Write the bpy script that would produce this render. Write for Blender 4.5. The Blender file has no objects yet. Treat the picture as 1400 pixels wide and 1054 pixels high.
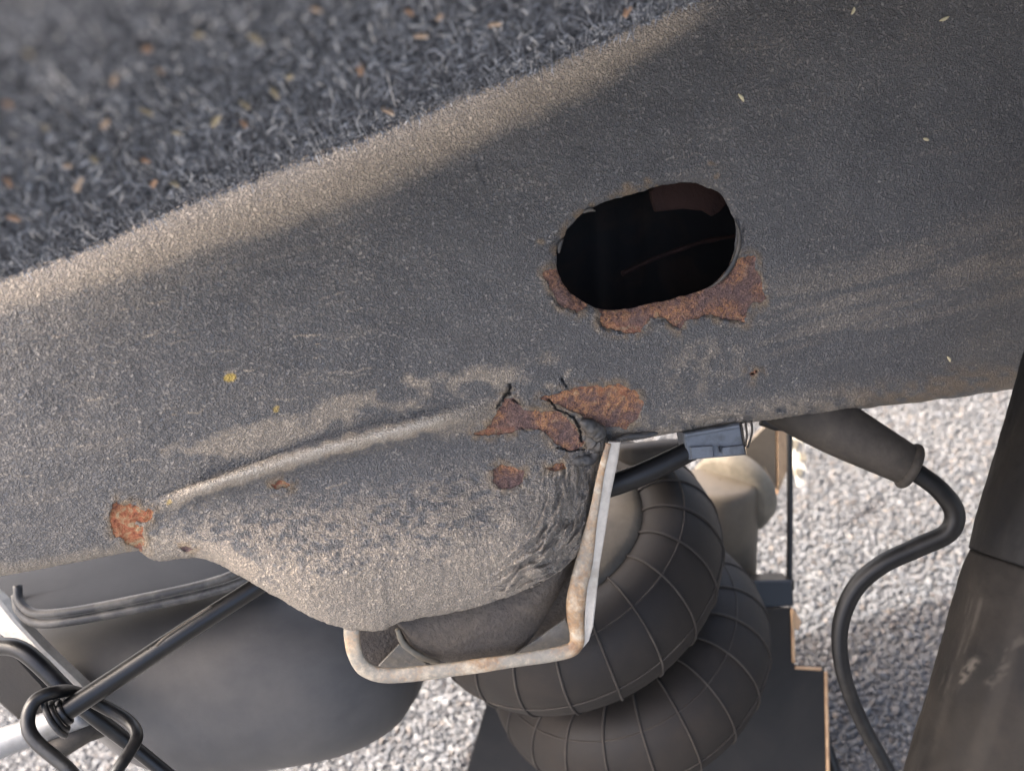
import bpy, math, random
import numpy as np
from mathutils import Vector, Matrix

sc = bpy.context.scene
R = math.radians
random.seed(7)
rng = np.random.default_rng(11)

# ------------------------------------------------------------------ camera
FPX = 1212.0                    # focal length in photo pixels (1400 wide)
CAM = np.array([0.0, 0.0, 0.80])
PITCH, ROLL = R(35), R(15)
_f = np.array([0, math.cos(PITCH), -math.sin(PITCH)])
_u0 = np.array([0, math.sin(PITCH), math.cos(PITCH)])
_r0 = np.array([1.0, 0, 0])
CR = math.cos(ROLL) * _r0 - math.sin(ROLL) * _u0
CU = math.sin(ROLL) * _r0 + math.cos(ROLL) * _u0
CF = _f
cd = bpy.data.cameras.new('camera')
cam = bpy.data.objects.new('camera', cd)
sc.collection.objects.link(cam)
cam.matrix_world = Matrix(((CR[0], CU[0], -CF[0], CAM[0]), (CR[1], CU[1], -CF[1], CAM[1]),
                           (CR[2], CU[2], -CF[2], CAM[2]), (0, 0, 0, 1)))
cd.sensor_fit = 'HORIZONTAL'
cd.sensor_width = 36.0
cd.lens = 36.0 * FPX / 1400.0
cd.clip_start = 0.01
cd.clip_end = 500
cd.dof.use_dof = True
cd.dof.focus_distance = 0.46
cd.dof.aperture_fstop = 7.5
sc.camera = cam

# ------------------------------------------------------------------ world, sun, exposure
SUN_EL, SUN_ROT = R(52), R(-72)
w = bpy.data.worlds.new("World")
sc.world = w
w.use_nodes = True
nt = w.node_tree
bg = nt.nodes['Background']
sky = nt.nodes.new('ShaderNodeTexSky')
sky.sky_type = 'NISHITA'
sky.sun_disc = False
sky.sun_elevation = SUN_EL
sky.sun_rotation = SUN_ROT
sky.air_density = 0.8
sky.dust_density = 9.0
sky.ozone_density = 0.0
nt.links.new(sky.outputs[0], bg.inputs[0])
bg.inputs[1].default_value = 0.15
sl = bpy.data.lights.new('sun', 'SUN')
sl.energy = 2.0
sl.angle = R(0.5)
sl.color = (1.0, 0.965, 0.92)
sun = bpy.data.objects.new('sun', sl)
sc.collection.objects.link(sun)
_sd = Vector((math.sin(SUN_ROT) * math.cos(SUN_EL), math.cos(SUN_ROT) * math.cos(SUN_EL), math.sin(SUN_EL)))
sun.rotation_euler = _sd.to_track_quat('Z', 'Y').to_euler()
sc.view_settings.view_transform = 'Standard'
sc.view_settings.look = 'None'
sc.view_settings.exposure = 3.2
sc.view_settings.gamma = 1.0

# ------------------------------------------------------------------ helpers
def W(px, py, d):
    """world point(s) seen at photo pixel px,py at depth d (metres along the view axis)"""
    px = np.asarray(px, float); py = np.asarray(py, float); d = np.asarray(d, float)
    a = (px - 700.0) / FPX * d; b = (527.0 - py) / FPX * d
    return CAM + a[..., None] * CR + b[..., None] * CU + d[..., None] * CF

def camvec(r, u, back):
    return r * CR + u * CU - back * CF

def unit(v):
    v = np.asarray(v, float); return v / np.linalg.norm(v)

def hsh(ix, iy, seed):
    h = (ix.astype(np.int64) * 374761393 + iy.astype(np.int64) * 668265263 + seed * 974711) & 0xffffffff
    h = ((h ^ (h >> 13)) * 1274126177) & 0xffffffff
    h = h ^ (h >> 16)
    return (h & 0xffffff) / float(0xffffff)

def vn(x, y, seed=0):
    x = np.asarray(x, float); y = np.asarray(y, float)
    ix = np.floor(x); iy = np.floor(y); fx = x - ix; fy = y - iy
    fx = fx * fx * (3 - 2 * fx); fy = fy * fy * (3 - 2 * fy)
    a = hsh(ix, iy, seed); b = hsh(ix + 1, iy, seed); c = hsh(ix, iy + 1, seed); d = hsh(ix + 1, iy + 1, seed)
    return (a + (b - a) * fx) * (1 - fy) + (c + (d - c) * fx) * fy

def fbm(x, y, seed=0, oct=4, gain=0.5):
    s = 0; a = 1; t = 0
    for k in range(oct):
        s = s + a * vn(x * 2 ** k + 17.3 * k, y * 2 ** k - 9.1 * k, seed + k); t += a; a *= gain
    return s / t

def sstep(a, b, x):
    t = np.clip((np.asarray(x, float) - a) / (b - a), 0, 1); return t * t * (3 - 2 * t)

def poly_sd(px, py, poly):
    """signed distance in pixels, negative inside"""
    P = np.asarray(poly, float); n = len(P)
    best = np.full(np.shape(px), 1e9); inside = np.zeros(np.shape(px), bool)
    for i in range(n):
        ax, ay = P[i]; bx, by = P[(i + 1) % n]
        ex, ey = bx - ax, by - ay
        t = np.clip(((px - ax) * ex + (py - ay) * ey) / (ex * ex + ey * ey + 1e-12), 0, 1)
        best = np.minimum(best, np.hypot(px - ax - t * ex, py - ay - t * ey))
        c = ((ay > py) != (by > py)) & (px < (bx - ax) * (py - ay) / (by - ay + 1e-12) + ax)
        inside ^= c
    return np.where(inside, -best, best)

def line_d(px, py, pts):
    P = np.asarray(pts, float); best = np.full(np.shape(px), 1e9)
    for i in range(len(P) - 1):
        ax, ay = P[i]; bx, by = P[i + 1]; ex, ey = bx - ax, by - ay
        t = np.clip(((px - ax) * ex + (py - ay) * ey) / (ex * ex + ey * ey + 1e-12), 0, 1)
        best = np.minimum(best, np.hypot(px - ax - t * ex, py - ay - t * ey))
    return best

def catmull(P, n, closed=False):
    """resample a polyline smoothly to n points"""
    P = np.asarray(P, float)
    if closed: Q = np.vstack([P[-1], P, P[0], P[1]])
    else: Q = np.vstack([2 * P[0] - P[1], P, 2 * P[-1] - P[-2]])
    m = len(Q) - 3
    out = []
    sub = 24
    for i in range(m):
        p0, p1, p2, p3 = Q[i:i + 4]
        t = (np.arange(sub) / sub)[:, None]
        out.append(0.5 * ((2 * p1) + (-p0 + p2) * t + (2 * p0 - 5 * p1 + 4 * p2 - p3) * t ** 2 + (-p0 + 3 * p1 - 3 * p2 + p3) * t ** 3))
    out = np.vstack(out + [P[:1] if closed else P[-1:]])
    L = np.concatenate([[0], np.cumsum(np.linalg.norm(np.diff(out, axis=0), axis=1))])
    s = np.linspace(0, L[-1], n + 1)[:-1] if closed else np.linspace(0, L[-1], n)
    return np.stack([np.interp(s, L, out[:, k]) for k in range(P.shape[1])], 1)

def tag(o, label=None, cat=None, group=None, kind=None):
    if label: o['label'] = label
    if cat: o['category'] = cat
    if group: o['group'] = group
    if kind: o['kind'] = kind
    return o

def empty(name, loc, label, cat, group=None):
    o = bpy.data.objects.new(name, None); sc.collection.objects.link(o)
    o.empty_display_size = 0.02
    o.location = Vector(loc); tag(o, label, cat, group); return o

def mesh(name, V, F, mat, parent=None, attrs=None, smooth=True, origin=None):
    V = np.asarray(V, float)
    if parent is not None: org = np.array(parent['_o'] if '_o' in parent else parent.location)
    elif origin is not None: org = np.asarray(origin, float)
    else:
        org = V.mean(0); org[2] = V[:, 2].min()
    Vl = V - org
    me = bpy.data.meshes.new(name)
    if isinstance(F, np.ndarray):
        nf, k = F.shape
        me.vertices.add(len(V)); me.vertices.foreach_set('co', Vl.ravel())
        me.loops.add(nf * k); me.loops.foreach_set('vertex_index', F.ravel().astype(np.int32))
        me.polygons.add(nf)
        me.polygons.foreach_set('loop_start', np.arange(0, nf * k, k, dtype=np.int32))
        me.update(calc_edges=True); me.validate()
    else:
        me.from_pydata(Vl.tolist(), [], [list(map(int, f)) for f in F]); me.update()
    if attrs:
        for k, v in attrs.items():
            a = me.attributes.new(k, 'FLOAT', 'POINT'); a.data.foreach_set('value', np.asarray(v, np.float32))
    me.polygons.foreach_set('use_smooth', np.full(len(me.polygons), smooth))
    if mat: me.materials.append(mat)
    o = bpy.data.objects.new(name, me); sc.collection.objects.link(o)
    if parent is not None:
        o.parent = parent
        if 'category' not in parent and parent.type == 'MESH': pass
        o.location = (0, 0, 0)
    else: o.location = Vector(org)
    o['_o'] = [float(x) for x in org]
    return o

def grid_faces(nr, nc, wrap=False):
    i = np.arange(nr - 1)[:, None]; j = np.arange(nc if wrap else nc - 1)[None, :]
    j2 = (j + 1) % nc
    return np.stack([i * nc + j, i * nc + j2, (i + 1) * nc + j2, (i + 1) * nc + j], -1).reshape(-1, 4)

def tube_np(P, r, seg=16, cap=True, squash=None):
    """sweep a circle along points P (n,3), r scalar or (n,)"""
    P = np.asarray(P, float); n = len(P)
    r = np.broadcast_to(np.asarray(r, float), (n,))
    T = np.gradient(P, axis=0); T /= np.linalg.norm(T, axis=1)[:, None]
    N = np.zeros_like(P)
    ref = np.array([0.13, 0.37, 0.92]); v = ref - T[0] * ref.dot(T[0])
    if np.linalg.norm(v) < 1e-3: v = np.cross(T[0], [1, 0, 0])
    N[0] = unit(v)
    for i in range(1, n):
        v = N[i - 1] - T[i] * N[i - 1].dot(T[i]); N[i] = unit(v)
    B = np.cross(T, N)
    a = np.linspace(0, 2 * np.pi, seg, endpoint=False)
    V = P[:, None] + r[:, None, None] * (np.cos(a)[None, :, None] * N[:, None] + np.sin(a)[None, :, None] * B[:, None])
    F = [tuple(f) for f in grid_faces(n, seg, True)]
    V = V.reshape(-1, 3)
    if cap:
        F.append(tuple(range(seg - 1, -1, -1))); F.append(tuple(range((n - 1) * seg, n * seg)))
    return V, F

def join(parts):
    V = []; F = []; o = 0
    for v, f in parts:
        V.append(np.asarray(v)); F += [tuple(int(i) + o for i in ff) for ff in f]; o += len(v)
    return np.vstack(V), F

def px_tube(pts, r_px, n=60, seg=18):
    """pts: (px,py,depth) list, r in photo pixels at each point's depth"""
    Q = catmull(pts, n)
    rr = np.interp(np.linspace(0, 1, n), np.linspace(0, 1, len(np.atleast_1d(r_px))), np.atleast_1d(r_px))
    return tube_np(W(Q[:, 0], Q[:, 1], Q[:, 2]), rr / FPX * Q[:, 2], seg)

def lathe(center, axis, prof, seg=64, xdir=None, closed=False):
    """prof list of (r, h) along axis"""
    A = unit(axis); x = np.array([1.0, 0, 0]) if xdir is None else np.asarray(xdir, float)
    x = unit(x - A * x.dot(A)); y = np.cross(A, x)
    a = np.linspace(0, 2 * np.pi, seg, endpoint=False)
    pr = np.asarray(prof, float)
    V = np.asarray(center) + pr[:, 1][:, None, None] * A + pr[:, 0][:, None, None] * (np.cos(a)[None, :, None] * x + np.sin(a)[None, :, None] * y)
    F = [tuple(f) for f in grid_faces(len(pr), seg, True)]
    if closed: F += [(  (len(pr) - 1) * seg + j, (len(pr) - 1) * seg + (j + 1) % seg, (j + 1) % seg, j) for j in range(seg)]
    return V.reshape(-1, 3), F

def slab(front, back_vec, bevel=0.0012):
    """solid plate: front polygon points (n,3), extruded by back_vec, with a bevelled front edge"""
    P = np.asarray(front, float); n = len(P); c = P.mean(0); bv = np.asarray(back_vec, float)
    nrm = unit(bv)
    prev = np.roll(P, 1, 0); nxt = np.roll(P, -1, 0)
    inn = np.zeros_like(P)
    for i in range(n):
        e1 = unit(P[i] - prev[i] + 1e-9); e2 = unit(nxt[i] - P[i] + 1e-9)
        m1 = np.cross(e1, nrm); m2 = np.cross(e2, nrm)
        m = m1 + m2
        inn[i] = m / max(0.35, np.linalg.norm(m)) if np.linalg.norm(m) > 1e-6 else m1
    # orientation: inward should point to the inside
    area = sum(np.cross(P[i] - c, nxt[i] - c).dot(nrm) for i in range(n))
    s = 1 if area < 0 else -1
    inn = inn * s
    L0 = P + inn * bevel; L1 = P + nrm * bevel; L2 = P + bv - nrm * bevel; L3 = P + bv + inn * bevel
    V = np.vstack([L0, L1, L2, L3]); F = []
    for k in range(3):
        for i in range(n):
            j = (i + 1) % n; F.append((k * n + i, k * n + j, (k + 1) * n + j, (k + 1) * n + i))
    F.append(tuple(range(n))[::-1]); F.append(tuple(range(3 * n, 4 * n)))
    return V, F

def fix(o):
    import bmesh
    bm = bmesh.new(); bm.from_mesh(o.data)
    bmesh.ops.recalc_face_normals(bm, faces=bm.faces); bm.to_mesh(o.data); bm.free(); return o

def inflate(outline, d, front, back, n=96, rings=14, p=2.6, center=None, closed_smooth=True, relief=None):
    """closed solid: silhouette traced at depth d, swelling 'front' metres to the viewer and 'back' away"""
    O = catmull(outline, n, True); c = O.mean(0) if center is None else np.asarray(center, float)
    V = []; 
    def ring(s, h):
        Q = c + (O - c) * s
        D = np.full(n, d) if np.isscalar(d) else d(Q[:, 0], Q[:, 1])
        return W(Q[:, 0], Q[:, 1], D) - h * CF
    th = np.linspace(0, 1, rings)
    for t in th[:-1]:
        s = t ** 0.75; V.append(ring(max(s, 0.001), front * (1 - s ** p) ** (1 / p)))
    V.append(ring(1.0, 0))
    for t in th[::-1][1:]:
        s = t ** 0.75; V.append(ring(max(s, 0.001), -back * (1 - s ** p) ** (1 / p)))
    return np.vstack(V), grid_faces(len(V), n, True)

# ------------------------------------------------------------------ materials
def new_mat(name):
    m = bpy.data.materials.new(name); m.use_nodes = True
    return m, m.node_tree, m.node_tree.nodes['Principled BSDF']

def nd(t, typ, **kw):
    n = t.nodes.new(typ)
    for k, v in kw.items():
        if k.startswith('i_'):
            key = k[2:]; key = int(key) if key.isdigit() else key
            n.inputs[key].default_value = v
        else: setattr(n, k, v)
    return n

def noise(t, scale, detail=4, rough=0.55, coord='Object', dist=0.0, stretch=None):
    tc = nd(t, 'ShaderNodeTexCoord'); n = nd(t, 'ShaderNodeTexNoise')
    n.inputs['Scale'].default_value = scale; n.inputs['Detail'].default_value = detail
    n.inputs['Roughness'].default_value = rough; n.inputs['Distortion'].default_value = dist
    if stretch:
        mp = nd(t, 'ShaderNodeMapping'); mp.inputs['Scale'].default_value = stretch
        t.links.new(tc.outputs[coord], mp.inputs['Vector']); t.links.new(mp.outputs[0], n.inputs['Vector'])
    else: t.links.new(tc.outputs[coord], n.inputs['Vector'])
    return n.outputs['Fac']

def ramp(t, src, stops, interp='LINEAR'):
    r = nd(t, 'ShaderNodeValToRGB'); r.color_ramp.interpolation = interp
    e = r.color_ramp.elements
    while len(e) < len(stops): e.new(0.5)
    for k, (p, c) in enumerate(stops):
        e[k].position = p; e[k].color = (c if len(c) == 4 else (*c, 1)) if not np.isscalar(c) else (c, c, c, 1)
    t.links.new(src, r.inputs[0]); return r.outputs[0]

def mixc(t, fac, a, b, mode='MIX'):
    m = nd(t, 'ShaderNodeMix', data_type='RGBA', blend_type=mode)
    for s, v in ((m.inputs[0], fac), (m.inputs[6], a), (m.inputs[7], b)):
        if hasattr(v, 'is_output'): t.links.new(v, s)
        elif np.isscalar(v): s.default_value = v
        else: s.default_value = (*v, 1) if len(v) == 3 else v
    return m.outputs[2]

def mth(t, op, a, b=None, c=None, clamp=False):
    m = nd(t, 'ShaderNodeMath', operation=op, use_clamp=clamp)
    for i, v in enumerate((a, b, c)):
        if v is None: continue
        if hasattr(v, 'is_output'): t.links.new(v, m.inputs[i])
        else: m.inputs[i].default_value = v
    return m.outputs[0]

def attr(t, name):
    return nd(t, 'ShaderNodeAttribute', attribute_name=name).outputs['Fac']

def bump(t, b, height, strength=0.5, dist=0.001, prev=None):
    n = nd(t, 'ShaderNodeBump'); n.inputs['Strength'].default_value = strength; n.inputs['Distance'].default_value = dist
    t.links.new(height, n.inputs['Height'])
    if prev is not None: t.links.new(prev, n.inputs['Normal'])
    t.links.new(n.outputs[0], b.inputs['Normal']); return n.outputs[0]

def worn(name, base, other, scale=60, amt=(0.45, 0.65), rough=0.55, rough2=None, bscale=300, bstr=0.3, bdist=0.0006, metal=0.0, spec=0.28, fine=0.25):
    """plain painted/plastic/rubber surface: base colour with grime of the other colour and grain"""
    m, t, b = new_mat(name)
    n1 = noise(t, scale, 6, 0.6, dist=0.4)
    f = ramp(t, n1, [(amt[0], 0.0), (amt[1], 1.0)])
    c = mixc(t, f, base, other)
    n2 = noise(t, scale * 9, 4, 0.65)
    c = mixc(t, fine, c, ramp(t, n2, [(0.3, 0.35), (0.7, 1.0)]), 'MULTIPLY')
    t.links.new(c, b.inputs['Base Color'])
    b.inputs['Metallic'].default_value = metal; b.inputs['Specular IOR Level'].default_value = spec
    r = mth(t, 'MULTIPLY_ADD', f, (rough2 if rough2 is not None else rough) - rough, rough)
    r = mth(t, 'MULTIPLY_ADD', n2, 0.16, mth(t, 'SUBTRACT', r, 0.08))
    t.links.new(r, b.inputs['Roughness'])
    bump(t, b, noise(t, bscale, 5, 0.6), bstr, bdist)
    return m

COAT = (0.062, 0.060, 0.061); DUST = (0.50, 0.415, 0.31); DUST2 = (0.27, 0.222, 0.168)
def coating_material():
    m, t, b = new_mat('undercoating_with_dust_and_rust')
    grain = noise(t, 960, 1.6, 0.5, dist=0.9)             # orange-peel grain, about 1.3 mm
    fine = noise(t, 2100, 2, 0.6)
    blot = noise(t, 45, 5, 0.6)
    dust = attr(t, 'dust'); rust = attr(t, 'rust'); crk = attr(t, 'crack')
    # dust sits in the grain
    g = mth(t, 'SUBTRACT', grain, 0.5)
    dd = mth(t, 'ADD', mth(t, 'MULTIPLY_ADD', g, 1.0, dust), mth(t, 'MULTIPLY', mth(t, 'SUBTRACT', fine, 0.5), 0.35))
    df = ramp(t, dd, [(0.10, 0.0), (1.05, 1.0)])
    coat = mixc(t, ramp(t, blot, [(0.3, 0.0), (0.75, 1.0)]), (0.087, 0.0865, 0.088), (0.119, 0.117, 0.116))
    worm = mth(t, 'MULTIPLY', ramp(t, grain, [(0.50, 0.0), (0.68, 1.0)]), ramp(t, fine, [(0.3, 0.5), (0.6, 1.0)]))
    coat = mixc(t, worm, coat, (0.152, 0.149, 0.146))
    dustc = mixc(t, ramp(t, mth(t, 'ADD', mth(t, 'MULTIPLY', fine, 0.5), mth(t, 'MULTIPLY', grain, 0.5)), [(0.38, 0.0), (0.62, 1.0)]), DUST2, DUST)
    c = mixc(t, mth(t, 'MULTIPLY', df, 0.92), coat, dustc)
    # sparse pale specks
    tc = nd(t, 'ShaderNodeTexCoord'); vo = nd(t, 'ShaderNodeTexVoronoi'); vo.inputs['Scale'].default_value = 130
    t.links.new(tc.outputs['Object'], vo.inputs['Vector'])
    wn = nd(t, 'ShaderNodeSeparateColor'); t.links.new(vo.outputs['Color'], wn.inputs[0])
    sp = mth(t, 'MULTIPLY', mth(t, 'LESS_THAN', vo.outputs['Distance'], mth(t, 'MULTIPLY', wn.outputs[1], 0.10)), mth(t, 'GREATER_THAN', wn.outputs[0], 0.80))
    c = mixc(t, mth(t, 'MULTIPLY', sp, 0.75), c, (0.42, 0.38, 0.31))
    # rust
    rn = noise(t, 330, 6, 0.7, dist=0.6); rn2 = noise(t, 70, 3, 0.5); rf = noise(t, 1300, 3, 0.6)
    rc = ramp(t, rn, [(0.30, (0.07, 0.038, 0.034)), (0.39, (0.22, 0.11, 0.083)), (0.48, (0.42, 0.22, 0.15)), (0.55, (0.66, 0.31, 0.14)), (0.66, (0.70, 0.46, 0.26))])
    rc2 = mixc(t, ramp(t, rn2, [(0.42, 0.0), (0.60, 0.85)]), rc, mixc(t, rn, (0.13, 0.08, 0.077), (0.36, 0.235, 0.22)))
    rc2 = mixc(t, 0.75, rc2, ramp(t, rf, [(0.34, 0.22), (0.5, 0.8), (0.68, 1.3)]), 'MULTIPLY')
    hot = attr(t, 'hot')
    rc2 = mixc(t, hot, rc2, ramp(t, noise(t, 210, 6, .7, dist=.8), [(0.34, (0.24, 0.08, 0.045)), (0.44, (0.52, 0.16, 0.07)), (0.53, (0.60, 0.30, 0.14)), (0.62, (0.60, 0.47, 0.28))]))
    rm = ramp(t, mth(t, 'ADD', rust, mth(t, 'MULTIPLY', mth(t, 'SUBTRACT', rn, 0.5), 0.9)), [(0.40, 0.0), (0.52, 1.0)])
    c = mixc(t, rm, c, rc2)
    stain = mth(t, 'MULTIPLY', mth(t, 'SUBTRACT', attr(t, 'stain'), rm, clamp=True), 0.55)
    c = mixc(t, stain, c, (0.30, 0.20, 0.10))
    c = mixc(t, crk, c, (0.012, 0.010, 0.009))
    yel = attr(t, 'yellow')
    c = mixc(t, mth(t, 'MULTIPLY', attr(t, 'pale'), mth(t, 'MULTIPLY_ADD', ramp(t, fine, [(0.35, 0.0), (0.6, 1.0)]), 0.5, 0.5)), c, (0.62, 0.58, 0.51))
    c = mixc(t, yel, c, (0.55, 0.38, 0.10))
    t.links.new(c, b.inputs['Base Color'])
    ro = mth(t, 'MULTIPLY_ADD', df, 0.44, 0.36)
    ro = mth(t, 'MAXIMUM', ro, mth(t, 'MULTIPLY', rm, 0.88))
    t.links.new(ro, b.inputs['Roughness'])
    b.inputs['Specular IOR Level'].default_value = 0.5
    h = mth(t, 'ADD', ramp(t, grain, [(0.36, 0.0), (0.64, 0.42)]), mth(t, 'MULTIPLY', noise(t, 300, 3, 0.5), 0.4))
    rh = mth(t, 'ADD', mth(t, 'MULTIPLY', rn, 4.0), mth(t, 'MULTIPLY', rf, 1.2))
    hm = nd(t, 'ShaderNodeMix', data_type='FLOAT'); t.links.new(rm, hm.inputs[0]); t.links.new(h, hm.inputs[2]); t.links.new(rh, hm.inputs[3])
    bump(t, b, hm.outputs[0], 1.0, 0.0027)
    return m

M = {}
M['coat'] = coating_material()
M['inner'] = worn('dark_inner_steel', (0.010, 0.010, 0.011), (0.02, 0.014, 0.012), 40, rough=0.8, spec=0.2)
M['inner_rust'] = worn('inner_rust', (0.021, 0.01, 0.008), (0.0125, 0.006, 0.0055), 60, rough=0.9, spec=0.2, bscale=500, bstr=0.7, bdist=0.001)
M['flap'] = worn('sealant', (0.042, 0.042, 0.042), (0.102, 0.09, 0.075), 90, (0.4, 0.6), rough=0.5, bscale=260, bstr=0.8, bdist=0.0012)
M['plate'] = worn('dusty_plate', (0.0998, 0.0819, 0.0651), (0.0578, 0.0504, 0.0462), 26, (0.35, 0.7), rough=0.7, bscale=420, bstr=1.0, bdist=0.0018, fine=0.6)
M['tray'] = None
M['rubber'] = worn('dusty_rubber', (0.0112, 0.0091, 0.0077), (0.0254, 0.0201, 0.0156), 22, (0.38, 0.72), rough=0.65, rough2=0.85, bscale=700, bstr=0.35, bdist=0.0004, fine=0.4)
M['rib'] = worn('rubber_rib', (0.0286, 0.0238, 0.02), (0.0476, 0.0405, 0.0333), 40, rough=0.8, bscale=700, bstr=0.2)
M['bead'] = worn('bead_plate_steel', (0.16, 0.132, 0.096), (0.068, 0.06, 0.048), 28, (0.35, 0.65), rough=0.6, bscale=500, bstr=0.4, bdist=0.0005)
M['tank'] = worn('black_plastic', (0.0324, 0.0334, 0.0356), (0.0809, 0.0753, 0.0689), 9, (0.3, 0.75), rough=0.58, rough2=0.7, bscale=900, bstr=0.25, bdist=0.0004, fine=0.25)
M['tank2'] = worn('black_plastic_clean', (0.0087, 0.0098, 0.012), (0.0185, 0.0197, 0.0218), 16, (0.35, 0.75), rough=0.62, bscale=900, bstr=0.2, bdist=0.0004, fine=0.2)
M['seam'] = worn('plastic_seam', (0.027, 0.0276, 0.0288), (0.096, 0.09, 0.081), 60, (0.45, 0.7), rough=0.45, bscale=300, bstr=0.4)
M['blackrod'] = worn('black_satin_paint', (0.0043, 0.0044, 0.0049), (0.0138, 0.0132, 0.0126), 60, (0.52, 0.75), rough=0.33, rough2=0.55, bscale=900, bstr=0.2, bdist=0.0003)
M['cable'] = worn('black_cable_jacket', (0.0049, 0.0049, 0.0052), (0.0163, 0.015, 0.0136), 50, (0.5, 0.75), rough=0.48, bscale=900, bstr=0.15, bdist=0.0003)
M['boot'] = worn('dusty_rubber_boot', (0.0316, 0.0274, 0.0227), (0.0606, 0.0511, 0.0411), 45, (0.35, 0.7), rough=0.75, bscale=900, bstr=0.4, bdist=0.0005, fine=0.4)
M['connector'] = worn('grey_plastic', (0.0975, 0.1087, 0.1237), (0.0562, 0.06, 0.0638), 90, (0.45, 0.65), rough=0.5, bscale=400, bstr=0.4, bdist=0.0005)
M['beige'] = worn('beige_painted_steel', (0.1252, 0.1047, 0.0797), (0.091, 0.0751, 0.057), 22, (0.4, 0.75), rough=0.6, bscale=500, bstr=0.25, fine=0.2)
M['olive'] = worn('olive_dusty_flange', (0.17, 0.15, 0.115), (0.23, 0.2, 0.155), 30, rough=0.75, bscale=500, bstr=0.25, fine=0.3)
M['seat'] = worn('dark_seat_steel', (0.0104, 0.0094, 0.0084), (0.0176, 0.0152, 0.0128), 25, (0.4, 0.7), rough=0.7, bscale=600, bstr=0.3)
M['edge'] = worn('orange_light_edge', (0.50, 0.32, 0.18), (0.34, 0.2, 0.11), 80, rough=0.6)  # warm light on thin edges, painted as a bright orange colour
M['silver'] = worn('pale_metal', (0.16, 0.164, 0.168), (0.088, 0.084, 0.076), 30, (0.45, 0.7), rough=0.42, metal=0.35, bscale=400, bstr=0.3, bdist=0.0005, fine=0.3)
M['white'] = worn('pale_grey_paint', (0.46, 0.425, 0.37), (0.255, 0.2295, 0.187), 30, (0.5, 0.75), rough=0.55, bscale=400, bstr=0.3, fine=0.35)
M['damper'] = worn('black_brown_damper', (0.009, 0.0083, 0.0079), (0.0225, 0.0195, 0.0165), 18, (0.42, 0.72), rough=0.72, rough2=0.85, spec=0.14, bscale=160, bstr=0.45, bdist=0.001, fine=0.5)
M['sleeve'] = worn('damper_sleeve', (0.004, 0.0041, 0.0046), (0.0086, 0.0073, 0.006), 25, (0.4, 0.7), rough=0.6, spec=0.2, bscale=260, bstr=0.3, bdist=0.0008)
M['scuff'] = worn('bare_scuff', (0.165, 0.154, 0.1375), (0.077, 0.066, 0.055), 120, rough=0.4, bscale=400, bstr=0.5)
for _k in ('damper', 'sleeve'):
    _t = M[_k].node_tree; _b = _t.nodes['Principled BSDF']; _src = _b.inputs['Base Color'].links[0].from_socket
    _t.links.new(mixc(_t, mth(_t, 'MULTIPLY', attr(_t, 'scuff'), .8), _src, (0.055, 0.049, 0.042)), _b.inputs['Base Color'])
M['floor'] = worn('light_blocker_coating', (0.045, 0.043, 0.041), (0.08, 0.07, 0.06), 5, rough=0.8)  # for the unseen light-blocking slab overhead

def tray_material(pa=(0.10, 0.098, 0.092), pb=(0.16, 0.142, 0.115)):
    m, t, b = new_mat('painted_bracket_with_rusty_edge')
    e = attr(t, 'edge')
    n1 = noise(t, 90, 6, 0.65, dist=0.5); n2 = noise(t, 420, 4, 0.6)
    paint = mixc(t, ramp(t, n1, [(0.35, 0.0), (0.7, 1.0)]), pa, pb)
    rustc = ramp(t, n1, [(0.3, (0.13, 0.065, 0.03)), (0.46, (0.30, 0.19, 0.10)), (0.60, (0.42, 0.35, 0.255))])
    f = ramp(t, mth(t, 'ADD', e, mth(t, 'MULTIPLY', mth(t, 'SUBTRACT', n2, 0.5), 0.9)), [(0.35, 0.0), (0.8, 1.0)])
    c = mixc(t, f, paint, rustc)
    c = mixc(t, 0.35, c, ramp(t, n2, [(0.3, 0.4), (0.65, 1.0)]), 'MULTIPLY')
    t.links.new(c, b.inputs['Base Color']); b.inputs['Roughness'].default_value = 0.6
    bump(t, b, n2, 0.5, 0.0007); return m
M['tray'] = tray_material()
M['trim'] = tray_material((0.20, 0.185, 0.155), (0.27, 0.24, 0.19))

# ------------------------------------------------------------------ ground and gravel
def ground_mat():
    m, t, b = new_mat('gravel_ground')
    tc = nd(t, 'ShaderNodeTexCoord'); v = nd(t, 'ShaderNodeTexVoronoi'); v.inputs['Scale'].default_value = 85
    t.links.new(tc.outputs['Object'], v.inputs['Vector'])
    sp = nd(t, 'ShaderNodeSeparateColor'); t.links.new(v.outputs['Color'], sp.inputs[0])
    c = ramp(t, sp.outputs[0], [(0.0, (0.05, 0.05, 0.052)), (0.5, (0.08, 0.08, 0.083)), (1.0, (0.12, 0.12, 0.12))])
    c = mixc(t, 0.5, c, ramp(t, noise(t, 300, 4), [(0.3, 0.5), (0.7, 1.0)]), 'MULTIPLY')
    t.links.new(c, b.inputs['Base Color']); b.inputs['Roughness'].default_value = 0.9
    bump(t, b, mth(t, 'SUBTRACT', 1.0, v.outputs['Distance']), 0.8, 0.006); return m
g = 40.0
o = mesh('ground', [(-g, -g, 0), (g, -g, 0), (g, g, 0), (-g, g, 0)], [(0, 1, 2, 3)], ground_mat(), origin=(0, 0, 0))
tag(o, 'pale grey gravel ground lit by the sun', 'ground', kind='structure')

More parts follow.
